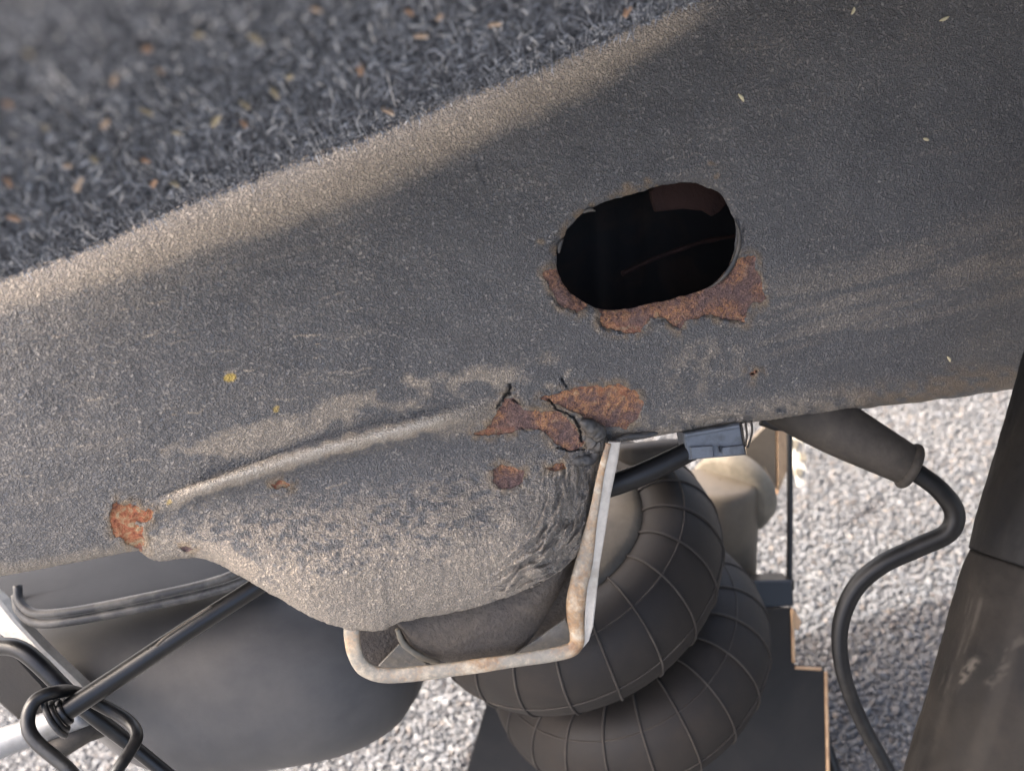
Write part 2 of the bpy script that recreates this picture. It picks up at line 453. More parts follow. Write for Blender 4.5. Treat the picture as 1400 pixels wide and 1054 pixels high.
def stone_mat():
    m, t, b = new_mat('crushed_stone')
    s = attr(t, 'shade'); h = attr(t, 'hue')
    c = ramp(t, s, [(0.0, (0.033, 0.036, 0.041)), (0.3, (0.044, 0.047, 0.052)), (0.7, (0.053, 0.056, 0.061)), (1.0, (0.080, 0.083, 0.088))])
    c = mixc(t, h, c, mixc(t, s, (0.060, 0.046, 0.037), (0.115, 0.095, 0.078)))
    n = noise(t, 700, 4, 0.6)
    c = mixc(t, 0.55, c, ramp(t, n, [(0.3, 0.55), (0.7, 1.1)]), 'MULTIPLY')
    t.links.new(c, b.inputs['Base Color']); b.inputs['Roughness'].default_value = 0.75
    bump(t, b, n, 0.4, 0.0008); return m

def gravel():
    ph = (1 + 5 ** .5) / 2
    ico = np.array([(-1, ph, 0), (1, ph, 0), (-1, -ph, 0), (1, -ph, 0), (0, -1, ph), (0, 1, ph), (0, -1, -ph), (0, 1, -ph), (ph, 0, -1), (ph, 0, 1), (-ph, 0, -1), (-ph, 0, 1)], float)
    ico /= np.linalg.norm(ico[0])
    tri = np.array([(0, 11, 5), (0, 5, 1), (0, 1, 7), (0, 7, 10), (0, 10, 11), (1, 5, 9), (5, 11, 4), (11, 10, 2), (10, 7, 6), (7, 1, 8), (3, 9, 4), (3, 4, 2), (3, 2, 6), (3, 6, 8), (3, 8, 9), (4, 9, 5), (2, 4, 11), (6, 2, 10), (8, 6, 7), (9, 8, 1)])
    pos = []; rad = []
    for sp, zz, r0, r1 in ((0.0066, 0.0004, 0.0026, 0.0042), (0.0075, 0.0014, 0.0018, 0.0036), (0.0055, 0.0022, 0.0010, 0.0022)):
        xs = np.arange(-1.05, 1.15, sp); ys = np.arange(0.15, 1.75, sp)
        X, Y = np.meshgrid(xs, ys); X = X.ravel() + rng.uniform(-.5, .5, X.size) * sp; Y = Y.ravel() + rng.uniform(-.5, .5, Y.size) * sp
        # keep what lies in or near the view
        P = np.stack([X, Y, np.zeros_like(X)], 1) - CAM
        d = P @ CF; u = 700 + FPX * (P @ CR) / d; v = 527 - FPX * (P @ CU) / d
        k = (u > -120) & (u < 1520) & (v > 430) & (v < 1180)
        X, Y = X[k], Y[k]; n = len(X)
        pos.append(np.stack([X, Y, zz + rng.uniform(-.0015, .001, n)], 1)); rad.append(rng.uniform(r0, r1, n) * np.where(rng.random(n) < 0.06, 1.45, 1))
    pos = np.vstack(pos); rad = np.concatenate(rad); n = len(pos)
    jit = ico[None] * (1 + rng.uniform(-.33, .28, (n, 12, 1)))
    sc3 = rng.uniform(0.65, 1.25, (n, 1, 3)); sc3[:, :, 2] *= 0.75
    jit = jit * sc3 * rad[:, None, None]
    q = rng.normal(size=(n, 4)); q /= np.linalg.norm(q, axis=1)[:, None]
    w_, x, y, z = q.T
    Rm = np.stack([np.stack([1 - 2 * (y * y + z * z), 2 * (x * y - z * w_), 2 * (x * z + y * w_)], -1), np.stack([2 * (x * y + z * w_), 1 - 2 * (x * x + z * z), 2 * (y * z - x * w_)], -1), np.stack([2 * (x * z - y * w_), 2 * (y * z + x * w_), 1 - 2 * (x * x + y * y)], -1)], 1)
    V = np.einsum('nij,nkj->nki', Rm, jit) + pos[:, None]
    F = (tri[None] + 12 * np.arange(n)[:, None, None]).reshape(-1, 3)
    sh = np.clip(rng.normal(0.55, 0.22, n), 0, 1); hu = np.where(rng.random(n) < 0.2, rng.uniform(.2, .8, n), rng.uniform(0, .18, n))
    o = mesh('gravel', V.reshape(-1, 3), F, stone_mat(), attrs={'shade': np.repeat(sh, 12), 'hue': np.repeat(hu, 12)}, smooth=False, origin=(0, 0, 0))
    tag(o, 'loose pale crushed stone lying over the ground', 'gravel', kind='stuff')
gravel()

# ------------------------------------------------------------------ frame rail: a box section whose outer face looks at the viewer
PHI = R(7)
TILT = R(13)
RN = np.array([math.sin(PHI) * math.cos(TILT), -math.cos(PHI) * math.cos(TILT), math.sin(TILT)])   # face normal, towards the viewer
RP0 = W(700, 420, 0.42)
def rail_pt(px, py, off=0.0):
    px = np.asarray(px, float); py = np.asarray(py, float)
    D = (px - 700)[..., None] / FPX * CR + (527 - py)[..., None] / FPX * CU + CF
    t = ((RP0 - CAM) @ RN + np.asarray(off)) / (D @ RN)
    return CAM + t[..., None] * D
def rail_depth(px, py):
    return (rail_pt(px, py) - CAM) @ CF
MPX = 0.42 / FPX                                               # metres per photo pixel on the rail

CARPET = [(-140, 428), (0, 380), (76, 354), (171, 314), (262, 273), (311, 256), (379, 230), (436, 208), (500, 185), (564, 159), (640, 127), (708, 102), (772, 77), (829, 52), (880, 30), (924, 10), (1000, -26), (1100, -70), (1300, -160), (1700, -330)]
CX, CY = np.array(CARPET, float).T
def carpet_y(px): return np.interp(px, CX, CY)
BOT = np.array([(-160, 822), (0, 788), (190, 752), (300, 732), (500, 690), (700, 640), (820, 610), (900, 596), (1000, 581), (1100, 567), (1200, 556), (1300, 545), (1400, 529), (1600, 497)], float)
def bot_y(px): return np.interp(px, BOT[:, 0], BOT[:, 1])
HOLE = catmull([(761, 346), (764, 334), (771, 322), (778, 312), (792, 296), (811, 283), (834, 274), (860, 267), (894, 257), (923, 251), (946, 250), (966, 256), (986, 267), (997, 286), (1006, 309), (1004, 340), (997, 363), (981, 383), (963, 395), (929, 406), (886, 416), (851, 423), (823, 423), (800, 415), (780, 400), (767, 383), (761, 366)], 220, True)
HOLE = HOLE + np.stack([fbm(np.arange(220) * .35, np.zeros(220), 5, 3) - .5, fbm(np.arange(220) * .35, np.ones(220) * 7, 6, 3) - .5], 1) * 3.0

RUST = [
 [(812, 408), (822, 430), (819, 440), (826, 450), (850, 456), (878, 452), (885, 437), (898, 429), (912, 437), (928, 449), (940, 440), (963, 432), (1003, 437), (1017, 440), (1022, 422), (1046, 409), (1042, 385), (1034, 370), (1033, 352), (1022, 350), (1008, 358), (985, 360), (900, 395)],
 [(743, 372), (751, 366), (762, 368), (782, 385), (806, 412), (800, 420), (790, 428), (765, 415), (754, 400)],
 [(740, 546), (770, 534), (800, 530), (850, 527), (872, 534), (880, 555), (872, 573), (855, 588), (835, 583), (805, 575), (790, 564), (765, 553)],
 [(648, 591), (672, 581), (680, 562), (690, 545), (700, 541), (712, 558), (740, 561), (762, 562), (785, 582), (800, 604), (790, 613), (772, 614), (755, 600), (738, 588), (715, 584), (700, 592), (665, 594)],
 [(672, 655), (675, 641), (688, 635), (702, 637), (716, 645), (713, 659), (698, 667), (680, 665)],
 [(148, 712), (154, 693), (163, 685), (186, 690), (208, 697), (204, 710), (190, 716), (196, 735), (201, 753), (188, 751), (170, 741), (154, 730)],
 [(371, 663), (384, 657), (398, 659), (394, 666), (376, 669)],
 [(247, 748), (256, 746), (263, 750), (254, 755)],
 [(748, 641), (760, 634), (772, 632), (774, 641), (760, 644)],
 [(1023, 511), (1031, 506), (1035, 512), (1028, 517)],
]
RUST_NAMES = ['flaking brown rust below the oval hole', 'small rust scab at the left lower edge of the oval hole', 'large orange brown rust lobe above the crack', 'ragged rust patch left of the crack',
              'round rust spot alone on the dusty lower plate', 'bright orange rust blister at the left end of the ridge', 'thin rust dash under the ridge', 'tiny rust speck near the tank', 'small rust sliver at the torn corner', 'tiny rust dot on the right of the rail']
RIDGE = catmull([(190, 698), (230, 685), (268, 669), (341, 646), (417, 623), (500, 600), (600, 576), (655, 563)], 60)
CRACKS_LIP_SHADOWS = [[(699, 526), (697, 536), (688, 547), (681, 556)], [(700, 545), (712, 553)], [(769, 518), (775, 530)], [(752, 546), (756, 556), (772, 564), (785, 572), (794, 588), (797, 600)],
          [(764, 611), (780, 616), (800, 611)], [(712, 583), (722, 588)], [(898, 437), (910, 436), (925, 447)], [(963, 433), (985, 435), (1003, 438), (1014, 441)], [(818, 434), (826, 451), (850, 456)],
          [(750, 402), (765, 416), (788, 428)], [(1016, 312), (1014, 340), (1004, 364), (988, 386)]]  # lines at the rust lips are coating-edge shadows, painted dark and grooved

def paint(px, py, rust_geo=True):
    """dirt and rust of the surface, plus painted ridge highlight, left-end light and lip shadows, as fields over the plate (photo pixels are used as plate coordinates)"""
    wx = px + 13 * (fbm(px / 18, py / 18, 31, 5, .65) - .5); wy = py + 13 * (fbm(px / 18, py / 18, 57, 5, .65) - .5)
    rid = np.full(px.shape, -1); rust = np.zeros(px.shape)
    sdmin = np.full(px.shape, 1e9)
    for k, P in enumerate(RUST):
        P = np.array(P, float); b = (px > P[:, 0].min() - 25) & (px < P[:, 0].max() + 25) & (py > P[:, 1].min() - 25) & (py < P[:, 1].max() + 25)
        if not b.any(): continue
        s = poly_sd(wx[b], wy[b], P)
        sdmin[b] = np.minimum(sdmin[b], s)
        rr = rid[b]; rr[s < 0] = k; rid[b] = rr
    rust = sstep(2.2, -2.2, sdmin + 22 * np.clip(fbm(px / 11, py / 11, 88, 4) - .52, 0, 1) * (px < 240))
    stain = sstep(16, 0, sdmin) * sstep(.3, .7, fbm(px / 8, py / 8, 77, 3))
    hs = poly_sd(px, py, HOLE)
    stain = np.maximum(stain, .75 * sstep(55, 10, bot_y(px) - py + 30 * (fbm(px / 30, py / 30, 66, 3) - .5)) * sstep(1080, 1250, px) * sstep(.3, .6, fbm(px / 14, py / 7, 67, 3)))
    stain = np.maximum(stain, 0.9 * sstep(14, 0, hs) * sstep(.45, .62, fbm(px / 10, py / 10, 78, 3)) * (py < 350) * (px < 900))
    for (sx, sy, sr) in ((886, 249, 9), (739, 332, 8), (970, 226, 6), (978, 243, 6), (860, 258, 12)):
        stain = np.maximum(stain, 0.8 * sstep(sr, sr * .3, np.hypot(wx - sx, (wy - sy) * 1.2)))
    hot = np.maximum(sstep(60, 20, np.hypot(px - 178, py - 715)), sstep(30, 10, np.hypot(px - 385, py - 663)) * .6)
    hot = np.maximum(hot, .5 * sstep(16, 4, line_d(px, py, [(770, 536), (830, 530), (872, 545)])) * sstep(.45, .6, fbm(px / 12, py / 12, 91, 3)))
    hot = np.maximum(hot, .35 * sstep(8, 2, line_d(px, py, [(655, 592), (700, 588)])))
    hot = np.maximum(hot, .45 * sstep(12, 2, line_d(px, py, [(828, 450), (870, 452)])))
    crack = np.zeros(px.shape)
    for i_, c in enumerate(CRACKS_LIP_SHADOWS):
        crack = np.maximum(crack, (1.0 if i_ < 5 else .45) * sstep(2.3, 0.7, line_d(wx + 1, wy, c)))
    cracked = np.zeros(px.shape)
    rg = np.random.default_rng(5)
    for _ in range(46):
        x0, y0 = rg.uniform(-40, 480), rg.uniform(400, 690); ln = rg.uniform(18, 75)
        n = 6; xs = x0 + np.linspace(0, ln, n); ys = y0 - np.linspace(0, ln, n) * rg.uniform(.0, .25) + np.cumsum(rg.normal(0, 1.8, n))
        b = (px > x0 - 8) & (px < x0 + ln + 8) & (np.abs(py - y0) < 40)
        if b.any(): cracked[b] = np.maximum(cracked[b], rg.uniform(.4, .9) * sstep(2.0, .6, line_d(px[b], py[b], np.stack([xs, ys], 1))) * sstep(.35, .5, vn(px[b] / 7, py[b] / 7, 97)))
    crack = np.maximum(crack, .35 * sstep(1.3, .4, line_d(px, py, [(650, 222), (656, 236), (663, 252)])))
    # ---- dust
    cy = carpet_y(px)
    big = fbm(px / 60, py / 60, 3, 4); med = fbm(px / 16, py / 16, 13, 4)
    band = (py - cy)
    wob = 16 * (fbm(px / 70, py / 70, 21, 3) - .5)
    edge = np.interp(px, [-100, 0, 106, 212, 280, 526, 632, 685, 765, 829, 898, 960], [34, 38, 52, 64, 76, 80, 76, 66, 58, 56, 42, 34])
    d = 0.70 * sstep(edge + 30, edge - 16, band + wob) * sstep(1020, 900, px)
    # general light soiling, raised on the left to paint in the stronger light there
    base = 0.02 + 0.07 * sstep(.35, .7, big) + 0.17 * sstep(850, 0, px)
    # streak lines along the rail
    al = (py + 0.24 * px)
    ac = (px - 0.24 * py)
    st = fbm(ac / 95, al / 9, 41, 4)
    base = base + 0.12 * sstep(.52, .75, st) * sstep(.4, .65, fbm(px / 120, py / 120, 43, 2))
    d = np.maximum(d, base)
    # right-hand streaked patch
    rp = sstep(900, 1150, px) * sstep(110, 20, np.abs(al - 690 - 30 * (big - .5)))
    d = np.maximum(d, rp * (0.12 + 0.30 * sstep(.4, .7, st)))
    rp2 = sstep(70, 15, np.abs(al - 735)) * sstep(880, 940, px) * sstep(1060, 980, px)
    d = np.maximum(d, rp2 * (0.1 + 0.35 * sstep(.4, .65, med)))
    # dust along the lower edge
    be = bot_y(px) - py
    d = np.maximum(d, (0.2 + 0.5 * sstep(.3, .6, med)) * sstep(52, 12, be + 24 * (med - .5)) * sstep(800, 860, px) * sstep(1420, 1050, px) )
    d = np.maximum(d, 0.7 * sstep(26, 6, be + 16 * (med - .5)) * sstep(230, 150, px))
    # patches above the pressed ridge
    rl = line_d(px, py, [(230, 632), (300, 612), (400, 585), (500, 548), (600, 528), (700, 520), (760, 505)])
    d = np.maximum(d, 0.74 * sstep(30, 8, rl + 36 * (fbm(px / 24, py / 16, 61, 4) - .5)) * sstep(.30, .55, fbm(px / 38, py / 30, 63, 3)))
    # the ridge itself: dust, thickened to paint its bright highlight
    rd = line_d(px, py, RIDGE)
    d = np.maximum(d, 1.0 * sstep(17, 7, rd + 14 * (med - .5)) * sstep(190, 260, px) * sstep(690, 600, px))
    # lower plate: thick dust at its foot, mottled further up
    gl = py - np.interp(px, [180, 300, 400, 500, 600, 700, 800, 840], [740, 742, 745, 735, 712, 690, 668, 650])
    mott = sstep(.36, .58, fbm(ac / 12, al / 7.5, 73, 3) + .03)
    low = sstep(-45, 55, gl + 55 * (mott - .6) + 60 * (fbm(px / 40, py / 40, 71, 3) - .5))
    isg = sstep(-6, 6, gusset_top_sd(px, py))
    d = np.where(isg > .5, np.maximum(d, np.maximum(low * (0.50 + .35 * med), 0.58 * mott * sstep(-110, -20, gl))), d)
    d = np.maximum(d, .72 * sstep(60, 15, line_d(px, py, [(200, 752), (270, 748), (330, 775)]) + 20 * (med - .5)) * sstep(-1, 1, py - np.interp(px, [180, 230, 300, 360], [735, 730, 742, 775])))
    d = np.maximum(d, isg * 0.55 * sstep(130, 20, np.hypot(px - 760, (py - 740) * .7)))
    # drag marks around the torn area
    d = np.maximum(d, 0.55 * sstep(34, 8, line_d(px, py, [(610, 580), (660, 566), (700, 560)])))
    d = np.maximum(d, cracked)
    yel = sstep(8.5, 6.5, np.hypot((wx - 316) * .9, wy - 516)) + .7 * sstep(5, 3.4, np.hypot(wx - 377, wy - 559)) + 0.0 * px
    yel = np.maximum(yel, .6 * sstep(5, 3, np.hypot(wx - 232, wy - 690)))
    pale = .42 * sstep(15, 3, rd + 1.5 + 14 * (fbm(px / 7, py / 13, 93, 3) - .5)) * sstep(215, 290, px) * sstep(650, 560, px) * (0.55 + .45 * sstep(.35, .6, fbm(px / 26, py / 26, 94, 3)))  # sky highlight along the ridge, painted in as a whitish colour
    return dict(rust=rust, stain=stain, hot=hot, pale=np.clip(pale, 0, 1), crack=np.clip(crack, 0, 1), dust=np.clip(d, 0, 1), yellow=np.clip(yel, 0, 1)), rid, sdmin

GT = catmull([(150, 694), (200, 684), (260, 664), (330, 640), (430, 602), (540, 572), (640, 548), (720, 532), (780, 545), (826, 590)], 300)
def gusset_top_sd(px, py):
    """positive below the upper border of the lower plate (and between its ends)"""
    y = np.interp(px, GT[:, 0], GT[:, 1]); return np.where((px > 150) & (px < 828), py - y, -50)

def base_off(px, py):
    v = (py - carpet_y(px)) / (bot_y(px) - carpet_y(px))
    return -0.016 * np.clip((v - 0.42) / 0.55, -1.6, 1.35) ** 2
def relief(px, py):
    return 0.0011 * (fbm(px / 34, py / 34, 101, 3) - .5) + 0.00045 * (vn(px / 4.2, py / 4.2, 102) - .5)

def split_mesh(parent, name, V, F, A, rid, mat, rnames):
    """main surface and one mesh for every rust patch on it"""
    fr = rid[F]                                             # faces wholly inside a patch go to that patch
    same = (fr == fr[:, :1]).all(1) & (fr[:, 0] >= 0)
    fid = np.where(same, fr[:, 0], -1)
    main = None
    for k in [-1] + sorted(set(fid[fid >= 0].tolist())):
        ff = F[fid == k]
        if len(ff) < 12 and k >= 0: continue
        u, inv = np.unique(ff, return_inverse=True)
        o = mesh(name if k < 0 else 'rust_patch', V[u], inv.reshape(ff.shape), mat, parent, {a: x[u] for a, x in A.items()})
        if k >= 0: o['label'] = rnames[k]
        else: main = o
    return main

def build_rail():
    root = empty('frame_rail', rail_pt(np.array(700.), np.array(640.)), 'dark coated steel chassis rail with an oval hole and rust scabs', 'frame rail')
    nc = 850; nface = 300
    u = np.linspace(-150, 1590, nc)
    v = np.linspace(0, 1, nface)
    top = carpet_y(u) - 34; bot = bot_y(u) + 3.0 * (fbm(u / 22, u * 0, 5, 4) - .5) * sstep(700, 900, u) + 1.2 * (fbm(u / 6, u * 0, 8, 3) - .5)
    PX = np.repeat(u[None], nface, 0); PY = top[None] + v[:, None] * (bot - top)[None]
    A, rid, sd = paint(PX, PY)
    off = base_off(PX, PY) + relief(PX, PY)
    # rolled lower and upper edges
    eb = (bot[None] - PY); wB = 26.0
    k = np.clip(1 - eb / wB, 0, 1); off -= 0.009 * (1 - np.sqrt(np.clip(1 - k * k, 0, 1)))
    et = (PY - top[None]); kt = np.clip(1 - et / 60, 0, 1); off -= 0.02 * (1 - np.sqrt(np.clip(1 - kt * kt, 0, 1)))
    # lumpy torn coating at the lower edge
    lum = sstep(34, 6, eb) * sstep(800, 850, PX) * sstep(1200, 1080, PX)
    off += lum * (0.0032 * (fbm(PX / 13, PY / 7, 202, 3) - .4) - 0.002 * sstep(.55, .62, fbm(PX / 40, PY / 5, 203, 3)))
    # missing coating = lower, rough rust
    r = A['rust']; off += -0.0008 * r + r * 0.0012 * (fbm(PX / 7, PY / 7, 204, 4) - .5)
    # curled coating lip just outside each scab
    off += 0.0007 * sstep(6, 1.5, np.abs(sd - 3.2)) * sstep(.4, .6, fbm(PX / 14, PY / 14, 205, 2))
    off -= 0.0022 * A['crack']
    # dip just above the pressed ridge
    hs = poly_sd(PX, PY, HOLE)
    off -= 0.0022 * sstep(10, 0, hs)
    # ---- hole: drop inner faces, snap the rim to the outline
    P = rail_pt(PX, PY, off)
    idx = np.arange(nface * nc).reshape(nface, nc)
    inside = hs < 0
    f = grid_faces(nface, nc)
    keep = ~inside.ravel()[f].all(1)
    f = f[keep]
    used = np.zeros(nface * nc, bool); used[f.ravel()] = True
    snap = np.where(used & inside.ravel())[0]
    Pf = P.reshape(-1, 3); pxf = PX.ravel().copy(); pyf = PY.ravel().copy()
    Hd = catmull(HOLE, 1600, True)
    for i in snap:
        j = np.argmin((Hd[:, 0] - pxf[i]) ** 2 + (Hd[:, 1] - pyf[i]) ** 2); pxf[i], pyf[i] = Hd[j]
    Pf[snap] = rail_pt(pxf[snap], pyf[snap], off.ravel()[snap] - 0.0006)
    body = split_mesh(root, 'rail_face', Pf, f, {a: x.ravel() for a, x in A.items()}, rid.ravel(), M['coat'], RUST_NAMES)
    # ---- flanges and back web close the box
    up = np.array([0, 0, 1.0])
    eT = P[0]; eB = P[-1]
    depth = 0.085
    bk = -RN
    rowsT = [eT, eT + bk * 0.010 + up * 0.001, eT + bk * depth]
    rowsB = [eB, eB + bk * 0.008 - up * 0.0012, eB + bk * depth]
    for nm, rows in (('top_flange', rowsT), ('bottom_flange', rowsB)):
        Vv = np.vstack([q[::5] for q in rows]); n5 = len(rows[0][::5])
        z = np.zeros(len(Vv))
        mesh(nm, Vv, grid_faces(3, n5), M['inner'], root)
    Vv = np.vstack([rowsT[2][::5], rowsB[2][::5]]); mesh('back_web', Vv, grid_faces(2, len(rowsT[2][::5])), M['inner'], root)
    # ---- plate thickness seen in the hole
    hp = catmull(HOLE, 300, True); ho = base_off(hp[:, 0], hp[:, 1]) - 0.0028
    ring = [rail_pt(hp[:, 0], hp[:, 1], ho + a) + 0 for a in (0.0, -0.002, -0.0046)]
    ring[0] = rail_pt(hp[:, 0], hp[:, 1], ho)
    mesh('hole_edge', np.vstack(ring), grid_faces(3, 300, True), M['inner_rust'], root)
    # curled strip of coating on the right of the hole
    L = catmull([(1004, 300), (1010, 318), (1009, 338), (1001, 361), (986, 381), (966, 396)], 60)
    wv = 4.2 * np.sin(np.linspace(0.12, 3.0, 60)) + .8 * (fbm(np.arange(60) / 5., np.zeros(60), 9, 3) - .5)
    nn = np.stack([np.gradient(L[:, 1]), -np.gradient(L[:, 0])], 1); nn /= np.linalg.norm(nn, axis=1)[:, None]
    rows = []
    for (s, h) in ((0.1, -.001), (-.6, .0003), (.0, .0012), (.7, .0011), (1.0, .0002), (.8, -.0012)):
        q = L + (-nn) * (-s * wv)[:, None]
        rows.append(rail_pt(q[:, 0], q[:, 1], base_off(q[:, 0], q[:, 1]) - .0006 + h))
    mesh('coating_lip', np.vstack(rows), grid_faces(6, 60), M['flap'], root)
    # loose curl of coating on the left upper rim of the hole
    for pts, wd in (([(764, 346), (765, 336), (770, 327)], 3.0), ([(797, 291), (806, 287), (814, 289)], 2.8)):
        L = catmull(pts, 14); z = base_off(L[:, 0], L[:, 1]) - 0.001
        V_, F_ = tube_np(rail_pt(L[:, 0], L[:, 1], z), MPX * wd * np.sin(np.linspace(.4, 2.9, 14)), 8); fix(mesh('coating_curl', V_, F_, M['flap'], root))
    # inside: rusty reinforcement plate and a seam
    ip = [(890, 262), (908, 240), (950, 236), (985, 252), (1000, 272), (985, 290), (974, 296), (962, 289), (935, 286), (897, 290), (892, 275)]
    q = np.array(ip, float); V_, F_ = slab(rail_pt(q[:, 0], q[:, 1], np.full(len(q), -0.030)), -RN * 0.004, .0006)
    fix(mesh('inner_reinforcement', V_, F_, M['inner_rust'], root, smooth=False))
    L = catmull([(850, 375), (890, 356), (930, 341), (965, 330), (1010, 322)], 24)
    V_, F_ = tube_np(rail_pt(L[:, 0], L[:, 1], np.full(24, -0.060)), 0.0012 * (0.6 + fbm(np.arange(24) / 2., np.zeros(24), 3, 2)), 6); fix(mesh('inner_seam', V_, F_, M['inner_rust'], root))
    return root

def coons(top, bot, nu, nv, left=None):
    T = catmull(top, nu); B = catmull(bot, nu)
    v = np.linspace(0, 1, nv)[:, None, None]
    return T[None] * (1 - v) + B[None] * v

GB = [(150, 700), (172, 738), (192, 755), (214, 766), (240, 765), (268, 762), (300, 772), (350, 800), (395, 826), (430, 846), (475, 860), (522, 862), (545, 852), (600, 840), (650, 830), (700, 814), (748, 792), (784, 764), (806, 728), (816, 690), (819, 660), (822, 640), (828, 612)]
def build_gusset(root):
    nu, nv = 420, 190
    Q = coons(GT, GB, nu, nv)
    # even out the parameter so that columns stay roughly upright
    PX, PY = Q[..., 0], Q[..., 1]
    v = np.repeat(np.linspace(0, 1, nv)[:, None], nu, 1); u = np.repeat(np.linspace(0, 1, nu)[None], nv, 0)
    PY = PY + (5.0 * (fbm(PX / 12, PY * 0, 15, 5, .7) - .5)) * sstep(.9, 1, v)
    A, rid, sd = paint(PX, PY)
    hgt = np.maximum(20., (np.interp(u[0], np.linspace(0, 1, nu), Q[-1, :, 1] - Q[0, :, 1])))
    off = np.maximum(base_off(PX, np.minimum(PY, bot_y(PX) - 10)), -0.02) + relief(PX, PY)
    rd = line_d(PX, PY, RIDGE)
    rh = sstep(185, 300, PX) * sstep(700, 560, PX)
    off += 0.0085 * np.exp(-(rd / 12.5) ** 2) * rh
    below = sstep(-4, 16, PY - np.interp(PX, RIDGE[:, 0], RIDGE[:, 1]))
    # face under the ridge steps in, then swells out to a shelf that catches dust
    off += rh * below * 0.0005
    gl = (PY - np.interp(PX, [150, 300, 450, 600, 700, 826], [690, 660, 620, 590, 590, 600]))
    mid = np.clip(gl / 190., 0, 1)
    off += 0.026 * sstep(0.05, 1.0, mid) * sstep(150, 330, PX) * sstep(.0, .12, v)
    # edges turn away
    ke = np.clip((v - .60) / .40, 0, 1); off -= (0.020 - 0.010 * sstep(.6, .8, u)) * (1 - np.sqrt(np.clip(1 - (ke * .97) ** 2, 0, 1))) * sstep(0, .12, u) * sstep(1, .9, u)
    er = line_d(PX, PY, [(784, 764), (806, 728), (816, 690), (819, 660), (823, 636)])
    kr = np.clip(1 - er / 75, 0, 1); off -= 0.013 * (1 - np.sqrt(np.clip(1 - (kr * .98) ** 2, 0, 1))) * sstep(600, 640, PY)
    # wrinkled coating on the right-hand bend
    dw = line_d(PX, PY, [(560, 872), (700, 828), (770, 785), (805, 735), (820, 680), (822, 620)])
    m = sstep(105, 20, dw) * sstep(650, 720, PX) * sstep(618, 655, PY)
    dq = dw + 10 * (fbm(PX / 30, PY / 30, 301, 3) - .5)
    wr = np.clip((fbm(dq / 4.0, (PY - .6 * PX) / 26, 300, 3) - .5) * 6.5, -1, 1)
    off += m * 0.0027 * wr * (0.4 + fbm(PX / 20, PY / 20, 302, 2))
    m2 = sstep(60, 10, dw) * sstep(470, 560, PX) * (1 - m)
    off += m2 * 0.0012 * np.clip((fbm(dw / 5.5, (PX + PY) / 36, 306, 3) - .5) * 4, -1, 1)
    off += 0.0008 * sstep(.0, .1, v) * sstep(-50, 30, gl - 60) * (fbm(PX / 5.5, PY / 4.5, 305, 2) - .5)
    r = A['rust']; off += -0.0010 * r + r * 0.0012 * (fbm(PX / 7, PY / 7, 204, 4) - .5)
    off += 0.0006 * sstep(5, 1.5, np.abs(sd - 2.8)) * sstep(.4, .6, fbm(PX / 14, PY / 14, 205, 2))
    off -= 0.0018 * A['crack']
    off += 0.0005 * sstep(0, .04, v) - 0.0006 * (1 - sstep(0, .03, v))
    P = rail_pt(PX, PY, off)
    # return edge: the plate turns back at its lower border
    ex = [P[-1] - RN * a - np.array([0, 0, 1.]) * b for a, b in ((0.004, 0.0006), (0.030, -0.004))]
    P = np.concatenate([P, np.stack(ex)], 0)
    A = {k: np.concatenate([x, np.repeat(x[-1:], 2, 0)], 0).ravel() for k, x in A.items()}
    rid = np.concatenate([rid, np.full((2, nu), -1)], 0).ravel()
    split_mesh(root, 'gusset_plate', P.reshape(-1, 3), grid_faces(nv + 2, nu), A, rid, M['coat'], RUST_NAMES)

rail = build_rail()
build_gusset(rail)

# torn sealant at the corner between rail and lower plate
def blob(pts, r_px, off, seed, mat, name, parent, n=40, seg=18, amp=.35):
    L = catmull(pts, n)
    c = rail_pt(L[:, 0], L[:, 1], off + base_off(L[:, 0], np.minimum(L[:, 1], bot_y(L[:, 0]) - 8)))
    t = np.linspace(0, 1, n); rr = np.interp(t, np.linspace(0, 1, len(r_px)), r_px) * MPX * np.sqrt(np.clip(1 - (2 * t - 1) ** 6, .02, 1))
    V, F = tube_np(c, rr, seg)
    cc = np.repeat(c, seg, 0); a = np.tile(np.arange(seg), n); b = np.repeat(np.arange(n), seg)
    s = 1 + amp * 2 * (fbm(a / 3., b / 5., seed, 3) - .5)
    V[:n * seg] = cc + (V[:n * seg] - cc) * s[:, None]
    return fix(mesh(name, V, F, mat, parent))
blob([(793, 576), (803, 580), (815, 590), (826, 602)], [6, 11, 13, 8], .003, 5, M['flap'], 'sealant_flap', rail)
blob([(802, 598), (812, 606), (822, 606), (832, 600)], [7, 11, 11, 7], .001, 6, M['flap'], 'sealant_flap', rail)
blob([(835, 606), (856, 598), (880, 595), (900, 592)], [5, 6, 5, 4], .0015, 7, M['flap'], 'sealant_flap', rail)
blob([(768, 632), (790, 630), (806, 628), (820, 618)], [4, 8, 9, 6], .000, 8, M['flap'], 'sealant_flap', rail)

